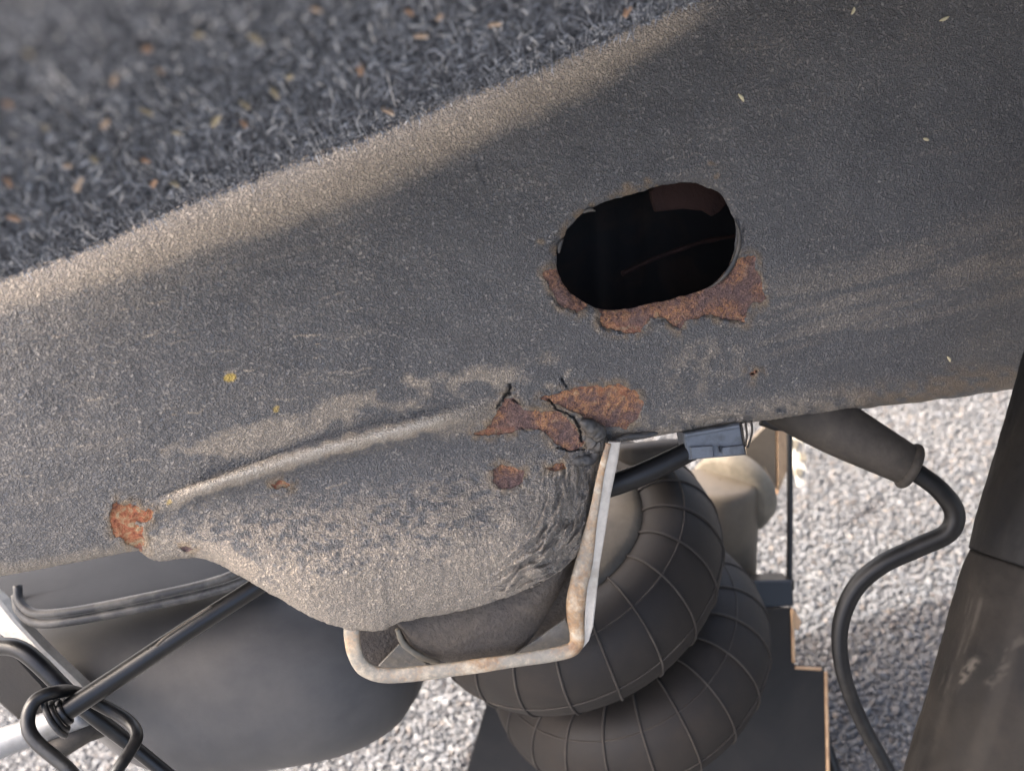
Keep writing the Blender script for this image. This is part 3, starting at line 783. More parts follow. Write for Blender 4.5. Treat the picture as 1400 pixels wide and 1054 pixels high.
# lower skin of the plate that runs down into the mounting bracket
def lower_skin():
    nu, nv = 120, 60
    Q = coons([(541, 850), (600, 838), (650, 826), (700, 810), (745, 782), (782, 748)], [(549, 862), (566, 888), (600, 902), (645, 909), (715, 886), (782, 780)], nu, nv)
    PX, PY = Q[..., 0], Q[..., 1]
    v = np.linspace(0, 1, nv)[:, None]; u = np.linspace(0, 1, nu)[None]
    off = -0.019 + 0.008 * np.sin(v * 1.9) * np.sin(np.clip(u, 0, 1) * np.pi) ** .5 - 0.012 * v ** 3 + 0.0012 * (fbm(PX / 30, PY / 14, 401, 4) - .5)
    P = rail_pt(PX, PY, off + 0.0); 
    P2 = P - RN * 0.003
    V = np.vstack([P.reshape(-1, 3), P2.reshape(-1, 3)])
    f = grid_faces(nv, nu); n = nv * nu
    F = [tuple(x) for x in f] + [tuple(x[::-1] + n) for x in f]
    for i in range(nu - 1):
        for r in (0, nv - 1):
            a = r * nu + i; F.append((a, a + 1, a + 1 + n, a + n))
    for r in range(nv - 1):
        for c in (0, nu - 1):
            a = r * nu + c; F.append((a, a + nu, a + nu + n, a + n))
    fix(mesh('lower_skin', V, F, M['plate'], rail))
    L = catmull([(543, 860), (552, 880), (575, 897), (600, 906)], 30)
    V, F = tube_np(rail_pt(L[:, 0], L[:, 1], np.full(30, -.021)), MPX * 4.6 * (0.8 + .5 * fbm(np.arange(30) / 3., np.zeros(30), 4, 3)), 8)
    fix(mesh('rusty_lip', V, F, M['olive'], rail))
lower_skin()

# ------------------------------------------------------------------ spring mounting bracket: painted tray with a rolled, rusty flange
def bracket():
    print('tray', rail_depth(np.array(660.), np.array(900.)), rail_depth(np.array(0.), np.array(500.)), rail_depth(np.array(1400.), np.array(300.)), rail_depth(np.array(400.), np.array(200.)))
    D0 = rail_depth(np.array(660.), np.array(900.)) + 0.004
    root = empty('spring_bracket', W(660, 915, D0), 'pale grey painted bracket with rusty rolled edge around the lower plate', 'bracket')
    dd = lambda x, y: rail_depth(np.asarray(x, float), np.asarray(y, float)) + 0.006
    path = [(484, 840), (481, 866), (486, 895), (501, 915), (533, 923), (600, 917), (694, 904), (768, 892), (787, 882), (789, 866), (787, 848), (787, 828), (791, 800), (798, 772), (806, 730), (814, 690), (822, 645), (832, 606)]
    Q = catmull(path, 220)
    d = dd(Q[:, 0], Q[:, 1])
    rp = np.interp(np.arange(220) / 219., [0, .12, .2, .45, .6, .66, .75, .85, 1], [11, 11, 10.5, 9.5, 10.5, 14, 12, 6.5, 4])
    tn = np.gradient(Q, axis=0); tn /= np.linalg.norm(tn, axis=1)[:, None]; nn = np.stack([tn[:, 1], -tn[:, 0]], 1)
    prof = [(-1, -1.1), (-.97, -.45), (-.80, -.12), (-.45, .02), (.0, .05), (.45, .02), (.80, -.12), (.97, -.45), (1, -1.1), (.9, -1.7), (-.9, -1.7)]
    rq = rp * (1 + .14 * (fbm(np.arange(220) / 9., np.zeros(220), 3, 4) - .5))
    rows = []
    for a_, b_ in prof:
        q = Q + nn * (a_ * rq)[:, None]; rows.append(W(q[:, 0], q[:, 1], d - b_ * rq / FPX * d))
    V = np.stack(rows, 1).reshape(-1, 3); F = [tuple(x) for x in grid_faces(220, 11, True)] + [tuple(range(11)), tuple(range(219 * 11, 220 * 11))]
    eg = np.repeat(.20 + .8 * fbm(np.arange(220) / 16., np.zeros(220), 13, 3), 11)
    fix(mesh('rolled_edge', V, F, M['trim'], root, {'edge': eg}))
    # floor of the tray
    fl = catmull([(480, 850), (484, 894), (502, 916), (533, 922), (660, 906), (780, 888), (798, 876), (800, 830), (798, 775), (818, 670), (700, 690), (560, 790)], 120, True)
    D = dd(fl[:, 0], fl[:, 1]) + 0.036
    V, F = slab(W(fl[:, 0], fl[:, 1], D), CF * 0.004, .0008)
    e = np.tile(sstep(40, 0, line_d(fl[:, 0], fl[:, 1], path)) * .5, 4)
    fix(mesh('tray_floor', V, F, M['plate'], root, smooth=False))
    # folded gussets seen at both inner corners
    q = np.array([(546, 880), (584, 907), (590, 914), (560, 917), (508, 921), (515, 912)], float)
    V, F = slab(W(q[:, 0], q[:, 1], dd(q[:, 0], q[:, 1]) + .022), CF * 0.003, .0005); fix(mesh('corner_fold', V, F, M['tray'], root, {'edge': np.full(len(V), .25)}, smooth=False))
    q = np.array([(488, 858), (548, 852), (546, 882), (509, 921), (496, 905)], float)
    V, F = slab(W(q[:, 0], q[:, 1], dd(q[:, 0], q[:, 1]) + .030), CF * 0.003, .0005); fix(mesh('inner_wall', V, F, M['plate'], root, smooth=False))
    q = np.array([(773, 846), (787, 878), (735, 889), (705, 893), (742, 868)], float)
    V, F = slab(W(q[:, 0], q[:, 1], dd(q[:, 0], q[:, 1]) + .018), CF * 0.003, .0005); fix(mesh('corner_fold', V, F, M['tray'], root, {'edge': np.full(len(V), .1)}, smooth=False))
    # flat outer flange on the right
    inn = np.array([(798, 876), (799, 854), (800, 824), (804, 772), (809, 730), (815, 686), (824, 643), (832, 604)], float)
    out = np.array([(849, 604), (845, 628), (835, 677), (828, 725), (820, 772), (815, 820), (811, 856), (805, 876), (797, 886)], float)
    q = np.vstack([inn, out]); V, F = slab(W(q[:, 0], q[:, 1], dd(q[:, 0], q[:, 1]) + .001), CF * 0.02 + CR * .002, .0006)
    e = np.tile(np.concatenate([np.full(8, .55), np.full(9, .0)]), 4)
    fix(mesh('side_flange', V, F, M['white'], root, smooth=False))
bracket()

# ------------------------------------------------------------------ air spring: two rubber lobes on a tilted axis
def air_spring():
    A = unit(camvec(-.41, .75, .53)); X = unit(camvec(.88, .48, 0))
    D = 0.63; k = D / FPX
    C1 = W(776, 772, D); H = 0.105
    C2 = C1 - A * H + X * .006
    root = empty('air_spring', C1 - A * .11, 'two lobed black rubber air spring under the pale bracket', 'air spring')
    Rc, rr, rz = 152 * k, 60 * k, 0.0375
    ph = np.linspace(R(-112), R(112), 60)
    for c in (C1, C2):
        prof = np.stack([Rc + rr * np.sign(np.cos(ph)) * np.abs(np.cos(ph)) ** .85, rz * np.sin(ph) / math.sin(R(112)) * 1.0], 1)
        prof = np.stack([Rc + rr * np.cos(ph), rz * np.sin(ph)], 1)
        V, F = lathe(c, A, prof, 144, X)
        lobe = fix(mesh('bellows_lobe', V, F, M['rubber'], root))
        x = unit(X - A * X.dot(A)); y = np.cross(A, x)
        for i in range(22):                                    # moulded cross ribs
            a0 = 2 * math.pi * (i + .35 + .5 * (c is C2)) / 22
            pp = np.linspace(R(-80), R(112), 28); aa = a0 + 0.10 * (pp / R(90)) * 0.6
            rad = Rc + (rr + .0004) * np.cos(pp)
            P = c + (rad * np.cos(aa))[:, None] * x + (rad * np.sin(aa))[:, None] * y + ((rz + .0004) * np.sin(pp))[:, None] * A
            V, F = tube_np(P, .0009, 6); mesh('moulded_rib', V, F, M['rib'], lobe)
        for deg in (-8, 58):                                   # two hoop lines
            aa = np.linspace(0, 2 * np.pi, 160, endpoint=False); pp = R(deg)
            P = c + ((Rc + (rr + .0002) * math.cos(pp)) * np.cos(aa))[:, None] * x + ((Rc + (rr + .0002) * math.cos(pp)) * np.sin(aa))[:, None] * y + (rz * math.sin(pp)) * A
            V, F = tube_np(np.vstack([P, P[:1]]), .0006, 6, cap=False); mesh('hoop_line', V, F, M['rib'], lobe)
    prof = [(.001, .020), (.112 * 1.0 * 0 + 118 * k, .022), (128 * k, .024), (133 * k, .030), (130 * k, .036), (122 * k, .040), (60 * k, .042), (.001, .042)]
    V, F = lathe(C1, A, prof, 96, X); fix(mesh('bead_plate', V, F, M['bead'], root))
    prof = [(.001, -.02), (120 * k, -.02), (140 * k, -.028), (140 * k, -.044), (.001, -.046)]
    V, F = lathe(C2, A, prof, 96, X); fix(mesh('lower_bead_plate', V, F, M['seat'], root))
    V, F = lathe(C1 - A * H * .5, A, [(132 * k, -.006), (139 * k, -.003), (139 * k, .003), (132 * k, .006), (120 * k, .0)], 96, X, closed=True); fix(mesh('girdle_hoop', V, F, M['seat'], root))
air_spring()

# ------------------------------------------------------------------ spring seat below: dark stepped plate
def seat():
    D = 0.74
    root = empty('spring_perch', W(900, 1100, D), 'dark stepped steel perch plate behind and below the air spring', 'spring perch')
    q = np.array([(985, 790), (1050, 832), (1082, 832), (1084, 905), (1087, 911), (1124, 913), (1128, 918), (1131, 1054), (1134, 1180), (600, 1180), (638, 1054), (668, 950), (760, 850)], float)
    V, F = slab(W(q[:, 0], q[:, 1], np.full(len(q), D)), CF * .006 + CR * .001, .0006); fix(mesh('perch_plate', V, F, M['seat'], root, smooth=False))
    for pts in ([(1083, 833), (1085, 905)], [(1087, 912), (1123, 914)], [(1129, 918), (1132, 1054), (1135, 1180)]):
        L = catmull([(a, b, D - .0005) for a, b in pts], 12); V, F = tube_np(W(L[:, 0], L[:, 1], L[:, 2]), 2.3 / FPX * D, 8); fix(mesh('lit_edge', V, F, M['edge'], root))  # strips that paint the orange light along the plate's right edge
    q = np.array([(1030, 794), (1084, 793), (1086, 829), (1030, 832)], float)
    V, F = slab(W(q[:, 0], q[:, 1], np.full(4, D + .004)), CF * .03, .0015); fix(mesh('side_tab', V, F, M['blackrod'], root, smooth=False))
    q = np.array([(1086, 833), (1096, 850), (1092, 862), (1086, 858)], float)
    V, F = slab(W(q[:, 0], q[:, 1], np.full(4, D + .004)), CF * .012, .0006); fix(mesh('folded_tab', V, F, M['edge'], root, smooth=False))
    V, F = px_tube([(1128, 1010, D + .02), (1142, 1054, D + .02), (1165, 1130, D + .02)], [7, 7], 12); fix(mesh('lower_arm', V, F, M['blackrod'], root))
seat()

# ------------------------------------------------------------------ pale cylinder with flange, beige bracket, thin rod
def pale_cylinder():
    D = 0.78; k = D / FPX
    ax = unit(camvec(-.07, .93, .36)); top = W(985, 655, D)
    root = empty('bump_stop_tube', W(985, 830, D + .03), 'pale beige painted steel tube with an olive flange behind the rubber bellows', 'tube')
    r = 52 * k
    prof = [(.001, .0), (r * .78, .0), (r * .92, -.0015), (r * .985, -.005), (r, -.011), (r, -.17), (.001, -.17)]
    V, F = lathe(top, ax, prof, 80, CR); fix(mesh('tube_body', V, F, M['beige'], root))
    a2 = unit(camvec(.62, .42, -.55)); c2 = W(1003, 672, D + .02)
    r2 = 61 * k
    prof = [(.001, -.010), (r2 * .9, -.010), (r2, -.007), (r2, .007), (r2 * .94, .010), (.001, .010)]
    V, F = lathe(c2, a2, prof, 80, CU); fix(mesh('flange', V, F, M['olive'], root))
pale_cylinder()

def beige_bracket():
    D = 0.82
    root = empty('beige_bracket', W(1045, 670, D), 'sunlit beige bracket tucked behind the grey connector', 'bracket')
    q = np.array([(1018, 610), (1046, 583), (1061, 586), (1061, 668), (1045, 640), (1020, 628)], float)
    V, F = slab(W(q[:, 0], q[:, 1], np.full(6, D)), CF * .01, .0008); fix(mesh('front_face', V, F, M['beige'], root, smooth=False))
    q = np.array([(1062, 583), (1078, 583), (1078, 640), (1063, 676)], float)
    V, F = slab(W(q[:, 0], q[:, 1], np.array([D, D + .02, D + .02, D])), CF * .006, .0008); fix(mesh('side_face', V, F, M['edge'], root, smooth=False))
beige_bracket()

def thin_rod():
    D = 0.76
    root = empty('level_rod', W(1080, 795, D), 'thin straight black rod standing upright beside the beige bracket', 'rod')
    V, F = px_tube([(1079.5, 560, D), (1080, 700, D), (1079, 798, D)], [4.2, 4.2], 20); fix(mesh('rod', V, F, M['blackrod'], root))
    V, F = px_tube([(1079, 792, D), (1079, 806, D)], [7, 7], 6); fix(mesh('end_joint', V, F, M['blackrod'], root))
thin_rod()

def hole_strip():
    D = 1.0
    root = empty('slotted_strip', W(1095, 670, D), 'small white strip with brown slots standing behind the thin rod', 'strip')
    q = np.array([(1085, 585), (1098, 588), (1102, 630), (1101, 662), (1092, 665), (1086, 640)], float)
    V, F = slab(W(q[:, 0], q[:, 1], np.full(6, D)), CF * .004, .0006); fix(mesh('strip_body', V, F, M['white'], root, smooth=False))
    for (x, y, a, b) in ((1087, 607, 4.5, 7), (1098, 625, 5, 6), (1092, 645, 5, 6)):
        q = np.array([(x - a, y - b), (x + a, y - b + 2), (x + a, y + b), (x - a, y + b - 2)], float)
        V, F = slab(W(q[:, 0], q[:, 1], np.full(4, D - .003)), CF * .004, .0004); fix(mesh('slot', V, F, M['olive'], root, smooth=False))
hole_strip()

# ------------------------------------------------------------------ rubber boot and cable on the right
def boot_cable():
    D = float(rail_depth(np.array(1150.), np.array(575.))) + .035; print('boot', D)
    root = empty('wiring_boot', W(1250, 660, D), 'dusty tapered rubber boot coming out from under the rail', 'cable boot')
    P = [(1060, 535, D + .02), (1110, 565, D + .012), (1160, 593, D), (1205, 617, D - .004), (1243, 637, D - .006)]
    V, F = px_tube(P, [42, 41, 38, 33, 28], 40, 28); fix(mesh('sleeve', V, F, M['boot'], root))
    a = unit(W(1243, 637, D - .006) - W(1205, 620, D - .004)); c = W(1243, 637, D - .006); k = D / FPX
    t = np.linspace(0, 2 * np.pi, 20, endpoint=False)
    prof = [((27 + 5.5 * math.cos(x)) * k, 6.5 * math.sin(x) * k) for x in t]
    V, F = lathe(c, a, prof, 48, closed=True); fix(mesh('collar', V, F, M['boot'], root))
    V, F = lathe(c, a, [(.0005, 1 * k), (27 * k, 1 * k), (27 * k, -3 * k), (.0005, -3 * k)], 32); fix(mesh('end_disc', V, F, M['boot'], root))
    P = [(1225, 628, D - .004), (1252, 645, D - .006), (1285, 670, D - .008), (1305, 700, D - .008), (1296, 728, D - .006), (1255, 748, D), (1205, 772, D + .006), (1168, 806, D + .012), (1149, 856, D + .016), (1152, 915, D + .018), (1175, 980, D + .02), (1208, 1042, D + .02), (1250, 1120, D + .02)]
    V, F = px_tube(P, [13, 13.5, 13.5, 12.5, 10.8, 9.8, 9.5, 9.5], 160, 18)
    o = fix(mesh('sensor_cable', V, F, M['cable'])); tag(o, 'thick black cable curling down over the gravel from the boot', 'cable')
    V, F = px_tube([(1040, 575, D + .03), (1062, 580, D + .03), (1085, 583, D + .028)], [7, 9, 7], 14); fix(mesh('sleeve_tail', V, F, M['blackrod'], root))
boot_cable()

def connector():
    D = float(rail_depth(np.array(975.), np.array(600.))) + .02
    root = empty('wiring_connector', W(978, 628, D), 'grey plastic connector clipped below the rail above the beige tube', 'connector')
    q = np.array([(934, 592), (1012, 578), (1018, 606), (1021, 622), (941, 629)], float)
    V, F = slab(W(q[:, 0], q[:, 1], np.full(5, D)), CF * .022, .0012); fix(mesh('housing', V, F, M['connector'], root, smooth=False))
    for q in ([(944, 611), (975, 609), (976, 625), (946, 628)], [(984, 612), (1017, 608), (1019, 621), (990, 623)], [(936, 593), (1011, 580), (1012, 585), (937, 598)]):
        q = np.array(q, float); V, F = slab(W(q[:, 0], q[:, 1], np.full(4, D - .0025)), CF * .004, .0006); fix(mesh('latch', V, F, M['connector'], root, smooth=False))
    q = np.array([(983, 610), (989, 610), (985, 619)], float)
    V, F = slab(W(q[:, 0], q[:, 1], np.full(3, D - .003)), CF * .002, .0002); fix(mesh('latch_gap', V, F, M['blackrod'], root, smooth=False))
    for pts in ([(1013, 578, D), (1016, 595, D - .002), (1018, 610, D)], [(1019, 576, D), (1021, 594, D - .002), (1019, 610, D)], [(1027, 575, D), (1028, 592, D - .001), (1022, 612, D)]):
        V, F = px_tube(pts, [1.6, 1.4], 10, 8); fix(mesh('prong', V, F, M['boot'], root))
    V, F = px_tube([(800, 672, D + .010), (840, 662, D + .006), (885, 645, D + .004), (945, 616, D + .006)], [16, 15.5, 15, 14], 50, 22)
    o = fix(mesh('wiring_hose', V, F, M['cable'])); tag(o, 'short fat black hose crossing the pale bracket flange to the connector', 'hose')
connector()

def dusty_housing():
    D = 0.60
    V, F = inflate([(838, 612), (880, 604), (935, 600), (955, 612), (930, 630), (890, 640), (850, 632)], D, .012, .02, 60, 10)
    o = mesh('hose_clamp', V, F, M['boot']); tag(o, 'brown dusty clamp lump behind the hose under the rail edge', 'clamp')
dusty_housing()

# ------------------------------------------------------------------ damper at the lower right
def damper():
    D = 0.40
    root = empty('shock_absorber', W(1330, 1150, D), 'thick scuffed black damper leaning at the lower right edge', 'shock absorber')
    k = D / FPX
    a = unit(W(1240, 1054, D) - W(1385, 560, D))
    per = np.cross(a, CF); per = unit(per if per.dot(CR) > 0 else -per)
    r = 128 * k
    p0 = W(1404, 540, D) + per * r; L = np.linalg.norm(W(1240, 1054, D) - W(1393, 540, D))
    def seg(l0, l1, rs, name, mat):
        n = 180; ls = np.linspace(l0, l1, n); rs = np.interp(np.linspace(0, 1, n), np.linspace(0, 1, len(rs)), rs)
        prof = [(.001, ls[0])] + [(x, y) for x, y in zip(rs, ls)] + [(.001, ls[-1])]
        V, F = lathe(p0, a, prof, 220, per)
        c = p0 + ((V - p0) @ a)[:, None] * a; rad = np.linalg.norm(V - c, axis=1)
        ang = np.arctan2((V - c) @ np.cross(a, per), (V - c) @ per); al = (V - p0) @ a
        dn = .0016 * (fbm(ang * 4, al * 60, 9, 4) - .5)
        V = c + (V - c) * (1 + dn / np.maximum(rad, .001))[:, None]
        P = V - CAM; dz = P @ CF; x = 700 + FPX * (P @ CR) / dz; y = 527 - FPX * (P @ CU) / dz
        st = .6 * sstep(.42, .62, fbm(ang * 26, al * 22, 19, 4)) * sstep(.35, .65, fbm(ang * 60, al * 120, 20, 3))
        sc_ = sstep(17, 5, line_d(x, y, [(1296, 940), (1312, 890), (1332, 825)])) * st
        sc_ = np.maximum(sc_, sstep(10, 2, line_d(x, y, [(1312, 934), (1322, 915), (1332, 905)])) * sstep(.4, .55, fbm(x / 6, y / 6, 23, 3)))
        sc_ = np.maximum(sc_, .45 * sstep(.4, .6, fbm(x / 5, y / 5, 37, 3)) * sstep(9, 3, line_d(x, y, [(1352, 934), (1372, 915), (1380, 885), (1400, 872), (1420, 862)]) + 8 * (fbm(x / 12, y / 12, 29, 3) - .5)))
        sc_ = np.maximum(sc_, (.12) * sstep(.55, .75, fbm(ang * 6, al * 16, 33, 4)))
        return fix(mesh(name, V, F, mat, root, {'scuff': np.clip(sc_, 0, 1)}))
    seg(-.16, .074, np.concatenate([np.full(36, r * 1.015), [r * 1.012, r * 1.0]]), 'upper_sleeve', M['sleeve'])
    seg(.0745, .36, np.concatenate([[r * .985, r * 1.005, r * 1.012], np.full(37, r)]), 'damper_tube', M['damper'])
damper()

# ------------------------------------------------------------------ fuel tank on the left
def tank():
    D = 0.66
    root = empty('fuel_tank', W(300, 1040, D), 'rounded black plastic fuel tank hanging behind the rail on the left', 'fuel tank')
    out = [(60, 830), (160, 815), (300, 790), (440, 770), (550, 810), (584, 880), (578, 935), (552, 972), (500, 998), (420, 1014), (330, 1024), (260, 1020), (205, 998), (150, 955), (105, 905), (70, 850)]
    V, F = inflate(out, D, .10, .16, 140, 26, 2.7, (330, 905)); mesh('lower_shell', V, F, M['tank'], root)
    out = [(-120, 790), (0, 770), (180, 725), (330, 735), (385, 760), (345, 790), (250, 812), (150, 832), (60, 846), (28, 832), (18, 822), (-60, 826)]
    dd = lambda x, y: D - .112 + (850 - y) * .0006
    V, F = inflate(out, dd, .012, .05, 140, 20, 3.2, (150, 785)); mesh('upper_shell', V, F, M['tank2'], root)
    D2 = D - .122
    for pts, r in (([(24, 800, D2 + .004), (27, 822, D2 + .002), (48, 838, D2), (100, 835, D2), (190, 818, D2), (280, 798, D2), (330, 780, D2), (370, 755, D2 + .01)], 6.0), ([(22, 812, D2 + .006), (28, 835, D2 + .004), (52, 851, D2 + .002), (105, 847, D2 + .002), (195, 830, D2 + .002), (285, 810, D2 + .002), (335, 793, D2 + .002), (375, 768, D2 + .012)], 7.0)):
        V, F = px_tube(pts, [r], 90, 14); fix(mesh('seam_flange', V, F, M['seam'], root))
tank()

# ------------------------------------------------------------------ rods, hangers and pipes at the lower left
def lower_left():
    D = 0.43
    root = empty('stabiliser_rod', W(80, 985, D), 'straight black steel rod running up under the tank from a rubber bush', 'rod')
    V, F = px_tube([(82, 977, D), (160, 926, D + .01), (250, 866, D + .02), (330, 815, D + .03), (400, 770, D + .04)], [14.5, 13.5, 12.5], 60, 24)
    fix(mesh('rod', V, F, M['blackrod'], root))
    L = catmull([(214, 890, D + .0), (228, 878, D), (262, 855, D + .006), (290, 836, D + .01)], 30)
    V, F = tube_np(W(L[:, 0], L[:, 1] - 8, L[:, 2]), 2.2 / FPX * D, 8); fix(mesh('dust_streak', V, F, M['boot'], root))
    c = W(86, 975, D); a = unit(W(82, 977, D) - W(160, 926, D + .01)); k = D / FPX
    for r0, r1, h0, h1, m in ((14.6, 19, -6, 3, 'blackrod'), (17, 25, 2, 9, 'cable'), (20, 31, 8, 15, 'seam')):
        t = np.linspace(0, 2 * np.pi, 14, endpoint=False)
        prof = [(((r0 + r1) / 2 + (r1 - r0) / 2 * math.cos(x)) * k, ((h0 + h1) / 2 + (h1 - h0) / 2 * math.sin(x)) * k) for x in t]
        V, F = lathe(c, a, prof, 40, closed=True); fix(mesh('bush_ring', V, F, M[m], root))
    # hanger loop in front
    V, F = px_tube([(120, 1085, D - .02), (92, 1050, D - .018), (48, 1012, D - .015), (38, 985, D - .012), (48, 958, D - .008), (75, 946, D - .002), (104, 947, D + .012), (143, 966, D + .022), (176, 986, D + .020), (187, 1006, D + .012), (176, 1029, D + .004), (158, 1056, D - .004), (138, 1090, D - .01)], [9.0, 9.5, 9, 8.5, 8.5], 140, 20)
    o = fix(mesh('hanger_loop', V, F, M['blackrod'])); tag(o, 'bent black wire hanger loop around the end of the stabiliser rod', 'hanger')
    V, F = px_tube([(-60, 885, D + .05), (0, 883, D + .045), (28, 888, D + .042), (54, 908, D + .04), (92, 946, D + .04), (128, 978, D + .042), (179, 1018, D + .05), (226, 1056, D + .055), (280, 1100, D + .06)], [12, 12, 11, 9.5, 9], 120, 20)
    o = fix(mesh('brake_pipe', V, F, M['blackrod'])); tag(o, 'curved thick black pipe passing behind the hanger loop at the lower left', 'pipe')
    # silver pipe
    V, F = px_tube([(-80, 1050, D + .09), (0, 1016, D + .08), (60, 994, D + .075), (118, 972, D + .07)], [22, 20, 19], 40, 28)
    o = fix(mesh('silver_pipe', V, F, M['silver'])); tag(o, 'dull silver pipe ending behind the rubber bush', 'pipe')
    V, F = px_tube([(75, 1024, D + .075), (108, 1000, D + .08), (138, 990, D + .09)], [17, 20, 17], 24, 22)
    o = fix(mesh('rubber_mount', V, F, M['boot'])); tag(o, 'brown rubber mount lump just below the silver pipe end', 'mount')
    # tank strap
    q = np.array([(-30, 795), (0, 822), (22, 850), (60, 890), (98, 926), (126, 954), (112, 966), (78, 932), (40, 902), (0, 868), (-30, 850)], float)
    V, F = slab(W(q[:, 0], q[:, 1], np.full(len(q), .545)), CF * .012, .0015); o = fix(mesh('tank_strap', V, F, M['white'], smooth=False)); tag(o, 'pale painted flat strap slanting below the corner of the tank', 'strap')
    q = np.array([(-30, 890), (20, 892), (60, 935), (80, 965), (52, 988), (22, 984), (0, 965), (-30, 935)], float)
    V, F = slab(W(q[:, 0], q[:, 1], np.full(len(q), .53)), CF * .03, .002); o = fix(mesh('dark_bracket', V, F, M['seat'], smooth=False)); tag(o, 'dark flat bracket behind the curved black pipe', 'bracket')
lower_left()

# ------------------------------------------------------------------ felt wheel-arch liner at the upper left
def felt_mat():
    m, t, b = new_mat('grey_felt')
    n = noise(t, 260, 6, 0.7, dist=0.8); n2 = noise(t, 40, 3)
    c = ramp(t, n, [(0.25, (0.035, 0.040, 0.050)), (0.5, (0.13, 0.142, 0.168)), (0.75, (0.30, 0.31, 0.34))])
    t.links.new(c, b.inputs['Base Color']); b.inputs['Roughness'].default_value = 0.95; b.inputs['Specular IOR Level'].default_value = .15
    bump(t, b, n, 1.0, 0.003); return m
def fibre_mat():
    m, t, b = new_mat('felt_fibre')
    s = attr(t, 'shade')
    c = ramp(t, s, [(0.0, (0.034, 0.040, 0.052)), (0.4, (0.20, 0.222, 0.262)), (0.75, (0.56, 0.60, 0.67)), (1.0, (0.82, 0.83, 0.84))])
    t.links.new(c, b.inputs['Base Color']); b.inputs['Roughness'].default_value = 0.6; return m
def liner_depth(px, py):
    b = (carpet_y(np.clip(px, -140, 1500)) - py)
    base = rail_depth(px, np.minimum(py, carpet_y(px))) - .012
    bb = np.clip(b, 0, 900)
    return np.maximum(base - .042 * (1 - np.exp(-bb / 22.)) - 0.00043 * np.minimum(bb, 600), .075)
def liner():
    root = empty('wheel_arch_liner', W(300, 200, .30), 'matted blue grey felt wheel arch liner across the upper left corner', 'liner')
    nu, nv = 420, 130
    u = np.linspace(-300, 1180, nu); v = np.linspace(0, 1, nv) ** 1.3
    edge = carpet_y(u) + 4 * (fbm(u / 26, u * 0, 3, 4) - .5) * 2
    PX = np.repeat(u[None], nv, 0) - (v[:, None] * 60); PY = edge[None] - v[:, None] * 640
    d = liner_depth(PX, PY - 0.0)
    lump = 0.006 * (fbm(PX / 30, PY / 30, 501, 4) - .5) * sstep(0, .05, v)[:, None] + .004 * (fbm(PX / 9, PY / 9, 502, 3) - .5)
    P = W(PX, PY, d - lump)
    back = W(PX[::1], PY, d + .008)
    V = np.vstack([P.reshape(-1, 3), back.reshape(-1, 3)]); f = grid_faces(nv, nu); n = nu * nv
    side = np.stack([np.arange(nu - 1), np.arange(1, nu), np.arange(1, nu) + n, np.arange(nu - 1) + n], 1)
    side2 = side + (nv - 1) * nu
    mesh('felt_sheet', V, np.vstack([f, f[:, ::-1] + n, side, side2]), felt_mat(), root)
    # matted fibres
    N = 42000
    px = rng.uniform(-120, 1150, N); bb = rng.exponential(120, N) * (rng.random(N) < .45) + rng.uniform(-4, 480, N) * 1.0
    bb = np.where(rng.random(N) < .15, rng.uniform(-6, 24, N), bb)
    py = carpet_y(px) - bb; k = (py > -130) & (px > -130); px, py, bb = px[k], py[k], bb[k]; N = len(px)
    ang = np.radians(np.interp(px, [0, 350, 700, 1000], [38, 55, 86, 100])) + rng.normal(0, 1.0, N)
    curl = rng.normal(0, .9, N)
    ln = rng.uniform(9, 34, N); long_ = rng.random(N) < .06; ln = np.where(long_, rng.uniform(40, 95, N), ln); near = sstep(60, 0, bb); ln = ln * (1 - .6 * near)
    ang = np.where(long_, ang * .0 + np.radians(np.interp(px, [0, 350, 700, 1000], [40, 56, 84, 96])) + rng.normal(0, .16, N), ang); curl = np.where(long_, curl * .35, curl)
    h0 = rng.uniform(0, .004, N); h1 = rng.uniform(.001, .007, N)
    S = 5; t = np.linspace(0, 1, S)
    aa = ang[:, None] + curl[:, None] * (t - .5)[None]
    dx = np.cumsum(np.cos(aa), 1) / S * ln[:, None]; dy = np.cumsum(np.sin(aa), 1) / S * ln[:, None]
    X = px[:, None] + dx - dx[:, -1:] * .5; Y = py[:, None] + dy - dy[:, -1:] * .5
    dd = liner_depth(X, Y) - .002 - (h0[:, None] + (h1 - h0)[:, None] * np.sin(t * np.pi)[None])
    C = W(X, Y, dd)
    rad = rng.uniform(.00008, .00030, N)
    T = np.gradient(C, axis=1); T /= np.linalg.norm(T, axis=2)[..., None]
    s1 = np.cross(T, CF); s1 /= np.linalg.norm(s1, axis=2)[..., None]; s2 = np.cross(T, s1)
    ring = []
    for a in (0, 2.094, 4.189):
        ring.append(C + (rad[:, None] * (1 - .7 * np.abs(2 * t - 1)[None] ** 3))[..., None] * (math.cos(a) * s1 + math.sin(a) * s2))
    V = np.stack(ring, 2)                                    # N,S,3,3
    base = np.arange(N)[:, None, None] * (S * 3)
    i = np.arange(S - 1)[None, :, None]; j = np.arange(3)[None, None]
    F = np.stack([base + i * 3 + j, base + i * 3 + (j + 1) % 3, base + (i + 1) * 3 + (j + 1) % 3, base + (i + 1) * 3 + j], -1).reshape(-1, 4)
    sh = np.clip(rng.beta(2.4, 2.6, N), 0, 1) * .85
    sh = np.where(rng.random(N) < .06, 1.0, sh)  # a few near-white fibres paint in the felt's glints
    o = mesh('matted_fibres', V.reshape(-1, 3), F, fibre_mat(), root, {'shade': np.repeat(sh, S * 3)})
    o['kind'] = 'stuff'
liner()

